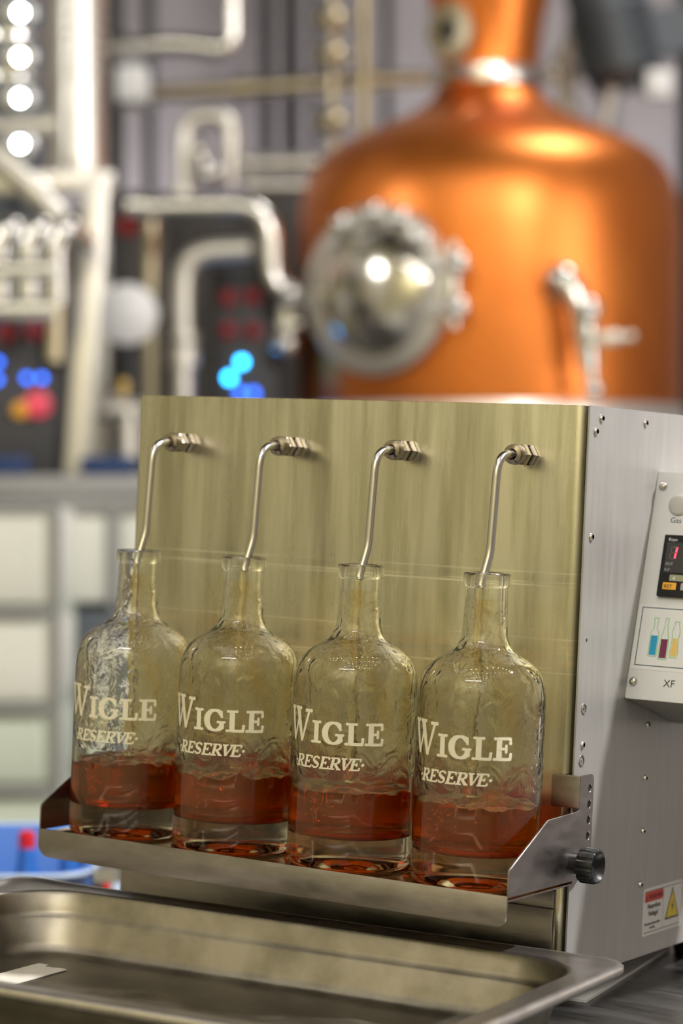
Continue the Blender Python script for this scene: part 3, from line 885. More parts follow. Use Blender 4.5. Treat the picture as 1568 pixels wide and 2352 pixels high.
fplate('face_plate', rr(0.2, 0, wf, 181.6, 1.5), 0, 1.2, M['plate'], bev=.0004)
for s, t in ((6.2, 12.1), (5.6, 168.1), (wf - 6, 12.1), (wf - 6, 168.1)):
    part('screw', MB().lathe([(.0034, 0), (.0033, .0012), (.0024, .0024), (.001, .0029), (.0009, .0018), (0, .0018)], fp(s, t, 1.2), NF, 18), M['screw'], cbx, 'W')
part('push_button', MB().lathe([(.0088, 0), (.0088, .0010), (.0082, .0016), (.0060, .0021), (0, .0023)], fp(22.2, 26.5, 1.2), NF, 28), M['lens'], cbx, 'W')
fplate('counter', rr(15.5, 51.5, 63.5, 100.5, 1.0), 1.2, 5.0, M['black'], bev=.0008)
fplate('counter_screen', rr(18.5, 57.5, 60.5, 81.5, .6), 5.0, 5.2, M['screen'])
fplate('counter_readout', rr(24.5, 83.0, 58, 88.0, .4), 5.0, 5.2, M['lcd'])
fplate('reset_key', rr(19.8, 89.4, 31.2, 95.0, .6), 5.0, 5.6, M['amberkey'], bev=.0002)
fplate('set_key', rr(35, 89.4, 46.0, 95.0, .6), 5.0, 5.6, M['greyink'], bev=.0002)


def seg7(s, t, on, wd=5.6, ht=10.5):
    k = -.14
    def q(pts):
        return [(s + a - (c - ht) * .14 * 0 - (c) * .12, t + c) for a, c in pts]
    th = 1.3
    segs = {'a': [(.8, 0), (wd - .8, 0), (wd - 1.8, th), (1.8, th)], 'g': [(1.2, ht / 2 - .6), (wd - 1.2, ht / 2 - .6), (wd - 1.2, ht / 2 + .6), (1.2, ht / 2 + .6)],
            'd': [(1.8, ht - th), (wd - 1.8, ht - th), (wd - .8, ht), (.8, ht)],
            'f': [(0, .6), (th, 1.6), (th, ht / 2 - .7), (0, ht / 2 - .2)], 'e': [(0, ht / 2 + .2), (th, ht / 2 + .7), (th, ht - 1.6), (0, ht - .6)],
            'b': [(wd - th, 1.6), (wd, .6), (wd, ht / 2 - .2), (wd - th, ht / 2 - .7)], 'c': [(wd - th, ht / 2 + .7), (wd, ht / 2 + .2), (wd, ht - .6), (wd - th, ht - 1.6)]}
    for nm in 'abcdefg':
        lit = nm in on
        if lit:
            w2 = [(a, c) for a, c in segs[nm]]
        fplate('digit_segment', q(segs[nm])[::-1], 5.2, 5.35 if lit else 5.3, M['seg'] if lit else M['segoff'])


seg7(22.6, 60.5, 'bc')


def text(name, body, size, org, xa, ya, m, parent, frame='W', align='LEFT', shear=0):
    cu_ = bpy.data.curves.new(name, 'FONT')
    cu_.body, cu_.size, cu_.extrude, cu_.align_x, cu_.shear = body, size, .00008, align, shear
    cu_.resolution_u = 3
    cu_.materials.append(m)
    tmp = bpy.data.objects.new(name, cu_)
    me = bpy.data.meshes.new_from_object(tmp)
    bpy.data.objects.remove(tmp)
    me.materials.clear()
    me.materials.append(m)
    o = bpy.data.objects.new(name, me)
    COL.objects.link(o)
    xa, ya = Vector(xa).normalized(), Vector(ya).normalized()
    za = xa.cross(ya)
    Mx = Matrix(((xa.x, ya.x, za.x, org[0]), (xa.y, ya.y, za.y, org[1]), (xa.z, ya.z, za.z, org[2]), (0, 0, 0, 1)))
    o.parent = parent
    o.matrix_basis = wm(parent).inverted() @ FR[frame] @ Mx
    return o


text('lettering', 'Gas', .0062, fp(16.3, 41.0, 1.3), XN, UPF, M['blueink'], cbx)
text('lettering', 'Koyo', .0034, fp(19.2, 56.3, 5.1), XN, UPF, M['white'], cbx)
text('lettering', 'OUT', .0030, fp(19.4, 75.6, 5.3), XN, UPF, M['greyink'], cbx)
text('lettering', 'K.P', .0030, fp(19.4, 80.2, 5.3), XN, UPF, M['greyink'], cbx)
text('lettering', '4', .0046, fp(27.0, 87.3, 5.25), XN, UPF, M['white'], cbx)
text('lettering', 'RST', .0040, fp(21.2, 93.8, 5.7), XN, UPF, M['ink'], cbx)
text('lettering', 'XF', .0082, fp(30.5, 170.2, 1.3), XN, UPF, M['ink'], cbx)
# printed sticker with three bottles
fplate('sticker', rr(.8, 107.0, 78, 158.0, .8), 1.2, 1.4, M['plate'])
fr = MB().plate([(s / 1000, -t / 1000) for s, t in rr(4.1, 109.0, 74, 155.2, .3)], [[(s / 1000, -t / 1000) for s, t in rr(4.8, 109.7, 73.3, 154.5, .2)]], A0 + NF * .00145, XN, UPF, .00005)
part('sticker_border', fr, M['blueink'], cbx, 'W')


def mirror_prof(pr, cx, lean=0, dt=0):
    L = [(cx - a + lean * (147 - t), t + dt) for a, t in pr]
    Rr = [(cx + a + lean * (147 - t), t + dt) for a, t in pr[::-1]]
    return L + Rr


def bottle_print(cx, pr, fill_t, m, h, dt=0):
    big = [(a + .6, t) for a, t in pr]
    big = [(big[0][0], big[0][1] - .7)] + big + [(big[-1][0], big[-1][1] + .6)]
    fplate('bottle_outline', mirror_prof(big, cx, 0, dt), 1.4, h, M['green'])
    fplate('bottle_print', mirror_prof(pr, cx, 0, dt), h, h + .03, M['plate'])
    fl_ = [(a - .3, t) for a, t in pr if t >= fill_t]
    fl_ = [(fl_[0][0], fill_t)] + fl_[1:] if fl_[0][1] > fill_t else fl_
    a_f = [a for a, t in pr if t >= fill_t][0] - .35
    fl_ = [(a_f, fill_t)] + [(a - .35, min(t, 146.4)) for a, t in pr if t > fill_t]
    fplate('bottle_fill', mirror_prof(fl_, cx, 0, dt), h + .03, h + .06, m)


bottle_print(17.6, [(1.5, 117.5), (1.4, 119), (1.1, 120), (1.1, 126), (2.6, 128), (3.2, 130), (3.2, 146.6), (2.9, 147)], 131, M['cyan'], 1.45)
bottle_print(35.2, [(1.6, 119.5), (1.2, 121), (2.0, 123), (2.9, 127), (2.2, 133), (2.4, 138), (3.3, 143), (2.4, 147)], 132, M['gold'], 1.45)
bottle_print(26.4, [(.9, 115.5), (.9, 121), (1.7, 126), (2.8, 131), (3.2, 134), (3.2, 146.6), (2.9, 147)], 131.5, M['wine'], 1.52, 1.8)
# warning label on the side panel
wl = part('warning_label', MB().plate(rrect(.1335, .0350, .2065, .0726, .0018), (), (.0004, 0, 0), (0, 1, 0), (0, 0, 1), .0004), M['white'], fi, 'W', label='white electrical warning label')


def lp(name, outline, m, h=.00055):
    return part(name, MB().plate(outline, (), (h, 0, 0), (0, 1, 0), (0, 0, 1), .00015), m, wl, 'W')


lp('label_rule', [(.136, .0700), (.2045, .0700), (.2045, .0705), (.136, .0705)], M['ink'])
lp('label_rule', [(.136, .0373), (.2045, .0373), (.2045, .0378), (.136, .0378)], M['ink'])
lp('label_rule', [(.1700, .0375), (.1705, .0375), (.1705, .0702), (.1700, .0702)], M['greyink'])
lp('red_band', [(.1355, .0618), (.1692, .0618), (.1692, .0698), (.1355, .0698)], M['red'])
lp('warning_mark', [(.1368, .0630), (.1408, .0630), (.1388, .0680)], M['darkred'], .0007)
lp('warning_triangle', [(.1745, .0432), (.2010, .0432), (.1878, .0688)], M['ink'], .0006)
lp('warning_triangle', [(.1770, .0447), (.1985, .0447), (.1878, .0658)], M['yellow'], .0007)
lp('bolt_mark', [(.1872, .0475), (.1905, .0545), (.1882, .0540), (.1892, .0590), (.1858, .0525), (.1880, .0528)], M['ink'], .0008)
YA = (0, 1, 0)
text('lettering', 'WARNING', .0058, (.0007, .1425, .0638), YA, (0, 0, 1), M['darkred'], wl)
text('lettering', 'Hazardous', .0056, (.0007, .1405, .0565), YA, (0, 0, 1), M['ink'], wl)
text('lettering', 'Voltage!', .0056, (.0007, .1425, .0505), YA, (0, 0, 1), M['ink'], wl)
text('lettering', 'Disconnect power before', .0028, (.0007, .1362, .0435), YA, (0, 0, 1), M['ink'], wl)
text('lettering', 'servicing', .0028, (.0007, .1455, .0402), YA, (0, 0, 1), M['ink'], wl)

# ------------------------------------------------------------------ adjustable shelf that carries the bottles
sh = thing('bottle_shelf', 'stainless drip shelf with angled cheeks clamped to the filler', 'shelf', (-.2, -.055, .0935), 'W')
SXL, SXR = -.4178, .0066
b = MB().box((SXL + .001, -.1065, .0940), (SXR - .001, -.0045, .0952))
b.m[1] = 1
part('shelf_plate', b, [M['shelf'], M['wet']], sh, 'W')
lip = [(SXL, .0982), (SXL, .0865)] + [(SXL + .011 - .011 * cos(pi / 2 * k / 6), .0865 - .0105 * sin(pi / 2 * k / 6)) for k in range(1, 7)]
lip += [(-.30, .0752), (-.15, .0756), (SXR - .009, .0757)] + [(SXR - .009 + .008 * sin(pi / 2 * k / 6), .0757 + .008 * (1 - cos(pi / 2 * k / 6))) for k in range(1, 7)] + [(SXR - .001, .0982)]
part('dark_backing_strip', MB().box((SXL + .002, -.0045, .0952), (SXR - .002, -.0033, .1130)), M['wet'], sh, 'W', bevel=.0003)  # dark strip added behind the bottles so the glass bases look darker
part('front_lip', MB().plate(lip, (), (0, -.1078, 0), (1, 0, 0), (0, 0, 1), .0014), M['shelf'], sh, 'W', bevel=.0004)
bh = [ring2(.0149, z, .0029, 14, .0032) for z in (.1643, .1523, .1405, .1287, .1172)]
prR = [(-.1075, .0972), (-.0045, .0972), (.0, .0955), (.0205, .0955), (.0205, .1715), (.0185, .1745), (-.0012, .1745), (-.0012, .1490), (-.0045, .1483), (-.0510, .1467), (-.0985, .1218), (-.1068, .1172), (-.1075, .1150)]
prR = [(-.1075, .0972), (-.0045, .0972), (.0, .0985), (.0095, .1000), (.0215, .1080), (.0215, .1700), (.0205, .1730), (.0180, .1747), (-.0012, .1747), (-.0012, .1490), (-.0045, .1483), (-.0510, .1467), (-.0985, .1218), (-.1068, .1172), (-.1075, .1150)]
br = part('side_cheek', MB().plate(prR, bh, (SXR, 0, 0), (0, 1, 0), (0, 0, 1), .0014), M['shelf'], sh, 'W', bevel=.0002, bseg=1)
part('front_tab', MB().plate(rrect(-.0170, .1500, SXR - .0004, .1745, .0016), (), (0, -.0016, 0), (1, 0, 0), (0, 0, 1), .0012), M['shelf'], br, 'W', bevel=.0004)
prL = [(-.1075, .0972), (-.0045, .0972), (-.0045, .1483), (-.0510, .1467), (-.0985, .1218), (-.1068, .1172), (-.1075, .1150)]
part('side_cheek', MB().plate(prL, (), (SXL + .0014, 0, 0), (0, 1, 0), (0, 0, 1), .0014), M['shelf'], sh, 'W', bevel=.0002, bseg=1)
# clamp knob: neck, fluted head with a hollow face
ky, kz = -.0085, .1106
kp = []
for h, rr_ in ((.0, .0076), (.0075, .0076)):
    pass
kn = part('clamp_knob', MB().lathe([(0, SXR), (.0078, SXR), (.0074, SXR + .008), (0, SXR + .008)], (0, ky, kz), (1, 0, 0), 24), M['black'], sh, 'W')
vs, fs, N = [], [], 72
hs = [(.0095, .0072), (.0125, .0078), (.0133, .0092), (.0133, .0190), (.0125, .0208), (.0112, .0212), (.0098, .0190), (.0062, .0160), (.0001, .0152)]
for r, h in hs:
    for k in range(N):
        fl_ = .0009 if (k % 6) in (0, 1) and r > .012 else 0
        a = 2 * pi * k / N
        vs.append((SXR + h, ky + (r - fl_) * cos(a), kz + (r - fl_) * sin(a)))
for i in range(len(hs) - 1):
    for k in range(N):
        fs.append((i * N + k, i * N + (k + 1) % N, (i + 1) * N + (k + 1) % N, (i + 1) * N + k))
part('knob_head', MB().add(vs, fs, True), M['black'], kn, 'W', sharp=40)

# ------------------------------------------------------------------ bottles
RB = .0473
ZB, ZT = .0953, .3232
outer = [(0, ZB + .0095), (.012, ZB + .0090), (.024, ZB + .0072), (.033, ZB + .0042), (.0385, ZB + .0012), (.0420, ZB + .0001), (.0435, ZB), (.0452, ZB + .0010), (.0468, ZB + .0034), (RB, ZB + .007)]
outer += [(RB, ZB + .03), (RB, ZB + .06), (RB, ZB + .09), (RB, ZB + .115), (.0472, ZT - .0950), (.0467, ZT - .0880), (.0458, ZT - .0820), (.0443, ZT - .0768), (.0422, ZT - .0724), (.0396, ZT - .0690), (.0362, ZT - .0657),
          (.0325, ZT - .0632), (.0288, ZT - .0610), (.0255, ZT - .0590), (.0226, ZT - .0567), (.0204, ZT - .0543), (.0187, ZT - .0515), (.0176, ZT - .0485), (.0169, ZT - .0450),
          (.0163, ZT - .0380), (.0159, ZT - .0300), (.0157, ZT - .0200), (.0156, ZT - .0112), (.0158, ZT - .0102), (.0172, ZT - .0094), (.0175, ZT - .0085), (.0175, ZT - .0015), (.0170, ZT - .0003), (.0160, ZT)]
inner = [(.0128, ZT), (.0118, ZT - .0006), (.0114, ZT - .003), (.0114, ZT - .020), (.0117, ZT - .030), (.0122, ZT - .038), (.0130, ZT - .045), (.0140, ZT - .0490), (.0154, ZT - .0525), (.0175, ZT - .0560), (.0205, ZT - .0590), (.0240, ZT - .0615),
         (.0280, ZT - .0640), (.0320, ZT - .0665), (.0356, ZT - .0697), (.0386, ZT - .0735), (.0408, ZT - .0780), (.0424, ZT - .0830), (.0432, ZT - .0890), (.0436, ZT - .0950), (.0437, ZB + .115), (.0437, ZB + .09), (.0437, ZB + .07), (.0437, ZB + .05), (.0437, ZB + .031), (.0428, ZB + .0268), (.0400, ZB + .0245), (.033, ZB + .0232), (.018, ZB + .0240), (0, ZB + .0262)]
ZLIQ = .1548

# serif lettering drawn as strokes; x, y in mm on the unrolled glass


class Glyphs:
    def __init__(s, fat=1.0):
        s.q, s.fat = [], fat

    def stroke(s, pts, wd):
        """pts polyline (mm), wd half widths per point"""
        n = len(pts)
        wd = [q * s.fat for q in wd] if isinstance(wd, (list, tuple)) else [wd * s.fat] * n
        L, Rr = [], []
        for i, p in enumerate(pts):
            a, c = pts[max(i - 1, 0)], pts[min(i + 1, n - 1)]
            dx, dy = c[0] - a[0], c[1] - a[1]
            l = sqrt(dx * dx + dy * dy) or 1
            nx, ny = -dy / l, dx / l
            L.append((p[0] + nx * wd[i], p[1] + ny * wd[i]))
            Rr.append((p[0] - nx * wd[i], p[1] - ny * wd[i]))
        for i in range(n - 1):
            # subdivide long quads so they follow the round glass
            ln = sqrt((pts[i + 1][0] - pts[i][0]) ** 2 + (pts[i + 1][1] - pts[i][1]) ** 2)
            m = max(1, int(ln / 1.5))
            for k in range(m):
                t0, t1 = k / m, (k + 1) / m
                f = lambda A, Bq, t: (A[0] + (Bq[0] - A[0]) * t, A[1] + (Bq[1] - A[1]) * t)
                s.q.append([f(L[i], L[i + 1], t0), f(Rr[i], Rr[i + 1], t0), f(Rr[i], Rr[i + 1], t1), f(L[i], L[i + 1], t1)])

    def dot(s, x, y, r, n=12):
        r *= s.fat
        s.q.append([(x + r * cos(2 * pi * k / n), y + r * sin(2 * pi * k / n)) for k in range(n)][::-1])

    def rstroke(s, pts, wd):
        s.stroke(pts, wd)
        ws = wd if isinstance(wd, (list, tuple)) else [wd] * len(pts)
        s.dot(*pts[0], ws[0])
        s.dot(*pts[-1], ws[-1])

    def serif(s, x0, x1, y, h=.95, up=0):
        # slab with swelling rounded ends
        s.stroke([(x0 + h * .7, y), ((x0 + x1) / 2, y), (x1 - h * .7, y)], [h * .95, h * .75, h * .95])
        s.dot(x0 + h * .75, y + up * .25, h * 1.05)
        s.dot(x1 - h * .75, y + up * .25, h * 1.05)

    def arc(s, cx, cy_, rx, ry, a0, a1, w0, w1, n=26):
        pts, ws = [], []
        for k in range(n + 1):
            a = radians(a0 + (a1 - a0) * k / n)
            pts.append((cx + rx * cos(a), cy_ + ry * sin(a)))
            ws.append(w0 + (w1 - w0) * abs(cos(a)) ** 1.3)
        s.stroke(pts, ws)
        return pts


def word_big():
    g = Glyphs(1.13)
    # W: x 0..31, top 24, bottom 0
    H_ = 25.0
    for a, c, w0, w1 in (((4.0, H_ - 1), (10.2, .6), 2.3, 1.1), ((10.2, .6), (16.2, H_ * .80), .9, 1.0), ((14.2, H_ - 1), (21.0, .2), 2.4, 1.2), ((21.0, .2), (28.2, H_ - 2.2), .9, 1.1)):
        g.stroke([a, c], [w0, w1])
    g.serif(0, 8.2, H_ - .6, 1.15)
    g.serif(10.4, 18.6, H_ - .6, 1.15)
    g.serif(24.4, 31.6, H_ - 1.6, 1.15)
    h = 16.8
    # I
    x = 32.0
    g.stroke([(x + 4.4, 1), (x + 4.4, h - 1)], [1.9, 1.8])
    g.serif(x, x + 8.8, 1.0)
    g.serif(x + .4, x + 8.4, h - 1.0)
    # G
    cx, cy_ = 51.2, h / 2
    g.arc(cx, cy_, 7.0, h / 2 - .8, 48, 318, .85, 2.35)
    g.stroke([(cx + 5.6, cy_ + 2.0), (cx + 5.6, h - 1.0)], [.9, .5])
    g.dot(cx + 5.0, cy_ + 4.4, 1.25)
    g.stroke([(cx + 5.6, 2.2), (cx + 5.6, cy_ - 1.6)], [1.75, 1.75])
    g.serif(cx + 1.8, cx + 8.4, cy_ - 1.2, .85)
    # L
    x = 60.6
    g.stroke([(x + 4.6, 1), (x + 4.6, h - 1)], [1.9, 1.8])
    g.serif(x + .5, x + 9.0, h - 1.0)
    g.serif(x, x + 8, 1.0)
    g.stroke([(x + 4, .95), (x + 13.6, .95)], [.95, .95])
    g.stroke([(x + 13.0, .4), (x + 14.0, 5.0)], [1.2, .8])
    g.dot(x + 13.7, 4.8, 1.15)
    # E
    x = 76.2
    g.stroke([(x + 4.4, 1), (x + 4.4, h - 1)], [1.9, 1.8])
    g.serif(x, x + 8, 1.0)
    g.serif(x + .4, x + 8, h - 1.0)
    g.stroke([(x + 4, h - .95), (x + 13.4, h - .95)], [.95, .95])
    g.stroke([(x + 12.9, h - .5), (x + 13.6, h - 4.2)], [1.1, .8])
    g.dot(x + 13.3, h - 4.3, 1.15)
    g.stroke([(x + 5, h / 2 + .1), (x + 9.8, h / 2 + .1)], .85)
    g.stroke([(x + 9.9, h / 2 + 2.3), (x + 9.9, h / 2 - 2.2)], [.95, .95])
    g.dot(x + 9.9, h / 2 + 2.3, .95)
    g.dot(x + 9.9, h / 2 - 2.2, .95)
    g.stroke([(x + 4, .95), (x + 13.4, .95)], [.95, .95])
    g.stroke([(x + 13.0, .4), (x + 14.0, 4.6)], [1.2, .8])
    g.dot(x + 13.7, 4.5, 1.15)
    return g.q


def word_small():
    g = Glyphs(1.22)
    h, sl = 9.2, .24
    out = []

    def flush(dx, rise=0):
        for q in g.q:
            out.append([(x + dx + y * sl, y + rise) for x, y in q])
        g.q = []

    def R_():
        g.stroke([(1.8, .5), (1.8, h - .5)], .85)
        g.serif(0, 4.0, .5, .5)
        g.serif(0, 3.0, h - .5, .5)
        g.stroke([(1.8, h - .45), (4.0, h - .45)], .45)
        g.arc(4.0, h * .73, 2.2, h * .27 - .4, 90, -90, .45, .85, 12)
        g.stroke([(1.8, h * .46 + .3), (4.2, h * .46 + .3)], .45)
        g.stroke([(3.8, h * .46), (7.2, .5)], [.75, .75])
        g.serif(6.0, 8.6, .5, .5)

    def E_l():
        g.stroke([(1.8, .5), (1.8, h - .5)], .85)
        g.stroke([(.2, .5), (7.0, .5)], .5)
        g.stroke([(.2, h - .5), (6.6, h - .5)], .5)
        g.stroke([(1.8, h / 2), (4.6, h / 2)], .45)
        g.stroke([(4.6, h / 2 + 1.2), (4.6, h / 2 - 1.2)], .45)
        g.stroke([(6.6, h - .3), (6.6, h - 2.3)], [.6, .45])
        g.stroke([(7.0, .3), (7.2, 2.4)], [.6, .45])

    def S_l():
        pts, ws = [], []
        for k in range(25):
            t = k / 24
            x = 2.9 + 2.3 * (cos(radians(30 + 240 * (t / .5))) if t < .5 else cos(radians(90 - 240 * ((t - .5) / .5))))
            y = (h * .74 + (h * .26 - .5) * sin(radians(30 + 240 * (t / .5)))) if t < .5 else (h * .26 + (h * .26 - .5) * sin(radians(90 - 240 * ((t - .5) / .5))))
            pts.append((x, y))
            ws.append(.5 + .45 * max(0, 1 - abs(t - .5) * 3))
        g.stroke(pts, ws)
        g.dot(pts[0][0], pts[0][1], .65)
        g.dot(pts[-1][0], pts[-1][1], .65)

    def V_l():
        g.stroke([(1.6, h - .5), (3.9, .3)], [.95, .7])
        g.stroke([(3.9, .3), (7.2, h - .5)], [.45, .5])
        g.serif(0, 3.8, h - .5, .5)
        g.serif(5.6, 8.6, h - .5, .5)
    x = 0
    g.dot(.8, h / 2 - .2, .75)
    flush(0)
    for fn, adv in ((R_, 8.4), (E_l, 8.0), (S_l, 6.6), (E_l, 8.0), (R_, 7.6), (V_l, 7.2), (E_l, 8.4)):
        fn()
        flush(2.4 + x)
        x += adv
    g.dot(2.4 + x + .6, h / 2 - .2, .95)
    flush(0)
    wid = 2.4 + x + 2
    return [[(a * 60.5 / wid, c) for a, c in q] for q in out]


BIG, SMALL = word_big(), word_small()


def wrap(quads, x0, z0, turn, cx, cyy):
    b_ = MB()
    for i, q in enumerate(quads):
        rr_ = RB + .00012 + .00001 * (i % 7)
        vs_ = []
        for x, y in q:
            a = (x + x0) / 1000 / RB + turn
            vs_.append((cx + sin(a) * rr_, cyy - cos(a) * rr_, z0 + y / 1000))
        b_.add(vs_, [tuple(range(len(vs_)))], True)
    return b_


def liquid(cx, cyy, seed):
    b_ = MB()
    pr = [(r + .00025, h) for r, h in inner if h < ZLIQ - .006][::-1]
    pr[0] = (0, pr[0][1] - .0002)
    seg, vs_, fs_, rows = 96, [], [], []
    for r, h in pr:
        if r < .001:
            rows.append([len(vs_)])
            vs_.append((cx, cyy, h))
        else:
            rows.append(list(range(len(vs_), len(vs_) + seg)))
            vs_ += [(cx + r * cos(2 * pi * k / seg), cyy + r * sin(2 * pi * k / seg), h) for k in range(seg)]
    R0 = .04395
    for j in range(0, 20):
        r = R0 * (1 - j / 20) if j else R0
        rows.append(list(range(len(vs_), len(vs_) + seg)))
        for k in range(seg):
            a = 2 * pi * k / seg
            x, y = r * cos(a), r * sin(a)
            nz = noise.noise(Vector((x * 55 + seed * 7, y * 55, seed))) * .0046 + noise.noise(Vector((x * 160, y * 160 + seed, seed * 3))) * .0022
            d2 = ((x + .010) ** 2 + (y + .004) ** 2)
            nz -= .006 * math.exp(-d2 / .00012)
            vs_.append((cx + x, cyy + y, ZLIQ + nz))
    rows.append([len(vs_)])
    vs_.append((cx, cyy, ZLIQ))
    for A, Bq in zip(rows, rows[1:]):
        for k in range(seg):
            k2 = (k + 1) % seg
            if len(A) == 1:
                fs_.append((A[0], Bq[k2], Bq[k]))
            elif len(Bq) == 1:
                fs_.append((A[k], A[k2], Bq[0]))
            else:
                fs_.append((A[k], A[k2], Bq[k2], Bq[k]))
    return b_.add(vs_, fs_, True)


BX = (-.3690, -.2665, -.1590, -.0500)
LB = ('first glass bottle from the shelf end away from the control box, part filled', 'second glass bottle, between the end bottle and the third one',
      'third glass bottle, next to the one beside the clamp knob', 'glass bottle beside the clamp knob, nearest the control box')
for i, cx in enumerate(BX):
    cyy = -.0552
    bo = thing('spirit_bottle', LB[i], 'bottle', (cx, cyy, ZB), 'W', 'bottles being filled on the shelf')
    prof = outer + inner
    mis = [0] * len(outer) + [1 if ZLIQ - .004 < h < ZT - .022 else 0 for r, h in inner[1:]]
    gl = part('glass_body', MB().lathe(prof, (cx, cyy, 0), seg=96, mis=mis), [M['glass'], M['film']], bo, 'W', sharp=50)
    tn = radians((1.5, 1.0, .5, -1.0)[i])
    part('wigle_lettering', wrap([[(x * .965, y) for x, y in q] for q in BIG], -39.3, .1905, tn, cx, cyy), M['print'], bo, 'W')
    part('reserve_lettering', wrap(SMALL, -27.0, .1718, tn, cx, cyy), M['print'], bo, 'W')
    part('spirit', liquid(cx, cyy, i + 1), M['spirit'], bo, 'W', sharp=80)
    rnd = random.Random(40 + i)
    bb = MB()
    for _ in range(70):
        rr_ = abs(rnd.gauss(0, .010))
        an = rnd.uniform(0, 2 * pi)
        bb.ball((cx - .012 + rr_ * cos(an), cyy - .024 + rr_ * .6 * sin(an), ZLIQ - .004 - abs(rnd.gauss(0, .011))), rnd.choice((.0003, .0004, .0006, .0008)), 8, 5)
    part('bubbles', bb, M['bubble'], bo, 'W', kind='stuff')
    tx, ty, tz = SX[i] - .0035, -.0590, .3135
    pts, rad = [], []
    for k in range(26):
        t = k / 25
        z = tz - .001 - (tz - ZLIQ - .004) * t
        pts.append((tx - .003 * t + .0016 * noise.noise(Vector((t * 6, i * 3.1, 0))), ty + .004 * t + .0016 * noise.noise(Vector((t * 6, i * 3.1, 9))), z))
        rad.append(.0030 + .0014 * t + .0009 * noise.noise(Vector((t * 14, i, 4))))
    part('pouring_stream', MB().tube(pts, rad, 14), M['stream'], bo, 'W', sharp=80)

# ------------------------------------------------------------------ pan
pa = thing('drip_pan', 'worn stainless steam pan catching drips before the filler', 'pan', (-.19, -.21, 0), 'W')
PW, PD, ZR = .530, .352, .0505
rot = radians(4.6)
pcx, pcy = .0715 - (PW / 2 * cos(rot)) + (PD / 2) * sin(rot), -.037 - PW / 2 * sin(rot) - PD / 2 * cos(rot)


def pan_loop(ins, z, r, n=10):
    out = []
    for x, y in rrect(-PW / 2 + ins, -PD / 2 + ins, PW / 2 - ins, PD / 2 - ins, r, n):
        out.append((x, y, z))
    return out


def subdiv(loop, mx=.02):
    out = []
    for i, p in enumerate(loop):
        q = loop[(i + 1) % len(loop)]
        out.append(p)
        dd = sqrt((p[0] - q[0]) ** 2 + (p[1] - q[1]) ** 2)
        # straight sides are cut evenly so every loop has the same count
        if i % 11 == 10:
            for k in range(1, 16):
                t = k / 16
                out.append(tuple(p[j] + (q[j] - p[j]) * t for j in range(3)))
    return out


def pan_mesh(specs):
    loops_ = [(subdiv(pan_loop(*s_)), s_[0]) for s_ in specs]
    b_ = MB()
    vs_ = []
    for l in loops_:
        for x, y, z in l[0]:
            ins = l[1]
            # knocked-in far end of the rim
            if x < -PW / 2 + .07:
                k = (1 - (x + PW / 2) / .07)
                z += (k * .0016 * sin((y + .05) * 26) - .001 * k) * (z > .03) + k * .004 * max(0, 1 - ins / .0225) * (z > .04)
            X, Y = pcx + x * cos(rot) - y * sin(rot), pcy + x * sin(rot) + y * cos(rot)
            vs_.append((X, Y, z))
    n_ = len(loops_[0][0])
    fs_ = [(i * n_ + (k + 1) % n_, i * n_ + k, (i + 1) * n_ + k, (i + 1) * n_ + (k + 1) % n_) for i in range(len(loops_) - 1) for k in range(n_)]
    return b_, vs_, fs_, n_, len(loops_)


specs = [(.0225, ZR - .001, .055), (.0240, ZR - .003, .054), (.0265, .036, .053), (.0278, .033, .052), (.0296, .0310, .050), (.0310, .029, .049), (.0350, .012, .046), (.0385, .0055, .044), (.0440, .0030, .040), (.050, .0024, .035)]
b_, vs_, fs_, n_, m_ = pan_mesh(specs)
fs_.append(tuple(range((m_ - 1) * n_, m_ * n_))[::-1])
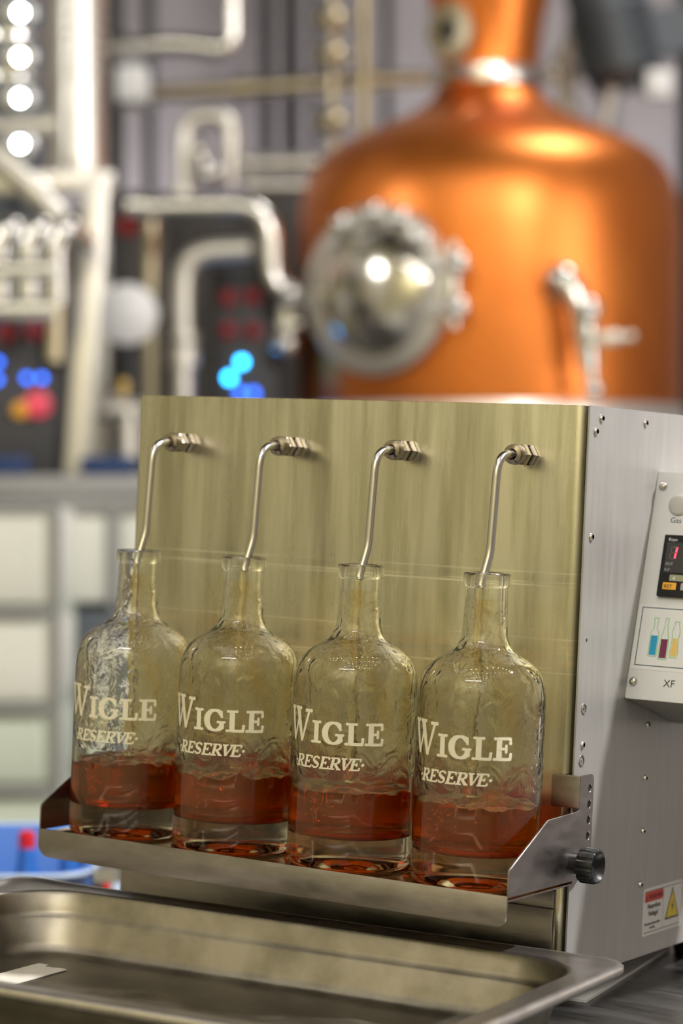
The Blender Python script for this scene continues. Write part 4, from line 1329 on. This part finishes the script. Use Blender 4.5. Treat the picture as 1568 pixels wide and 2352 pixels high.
# outer skin so the pan has thickness
specs2 = [(.0225, ZR - .0022, .055), (.0252, .034, .053), (.0300, .029, .049), (.0338, .012, .046), (.0375, .003, .044), (.046, .0008, .040)]
b2, v2, f2, n2, m2 = pan_mesh(specs2)
off = len(vs_)
f2 = [tuple(i + off for i in f[::-1]) for f in f2] + [tuple(i + off for i in range((m2 - 1) * n2, m2 * n2))]
part('basin', MB().add(vs_ + v2, fs_ + f2, True), M['pan'], pa, 'W', sharp=60)
spec3 = [(.0232, ZR - .0022, .055), (.0222, ZR - .0006, .055), (.0200, ZR, .054), (.0075, ZR + .0002, .026), (.0050, ZR + .0014, .024), (.0020, ZR + .0015, .021), (.0, ZR - .0008, .020), (.0, ZR - .0045, .020), (.0015, ZR - .0065, .021), (.0040, ZR - .0062, .022), (.0045, ZR - .0040, .023), (.0070, ZR - .0018, .025), (.0220, ZR - .0024, .054)]
b3, v3, f3, n3, m3 = pan_mesh(spec3)
part('rolled_rim', MB().add(v3, [f[::-1] for f in f3], True), M['rim'], pa, 'W', sharp=70)
b = MB().plate([(-.3350, -.3000), (-.3440, -.1580), (-.3520, -.1570), (-.3560, -.1600), (-.3640, -.1600), (-.3650, -.1540), (-.3745, -.1545), (-.3660, -.3000)], (), (0, 0, .0034), th=.0007)
single('tape_strip', b, M['tape'], 'torn strip of cream tape stuck to the pan floor', 'tape', 'W')

# ------------------------------------------------------------------ festoon of small bulbs under the ceiling (seen in the glass)
for k, v0 in enumerate((-2.3, -1.3, -0.3, 0.7, 1.7)):
    fe = thing('string_light', ('first', 'second', 'third', 'fourth', 'fifth')[k] + ' string of warm bulbs under the ceiling, counted from the photographer', 'lamp', (0, v0, 3.8), group='strings of bulbs under the ceiling')
    b, pts = MB(), []
    for q in range(13):
        t = q / 12 * 2 - 1
        pts.append(Vector((2.4 * t + .1, v0 + .35 * cos(t * 3.1 + k) , 3.95 - .35 * (1 - t * t))))
    for p in pts:
        b.ball(p, .045, 8, 5)
    part('bulbs', b, M['bulb'], fe, kind='stuff')
    part('flex', MB().tube([p + Vector((0, 0, .06)) for p in pts], .008, 6), M['cord'], fe)
    for p in (pts[0], pts[6], pts[12]):
        part('hanger', MB().cyl(p + Vector((0, 0, .04)), (p.x, p.y, 4.3), .008, seg=6), M['cord'], fe)
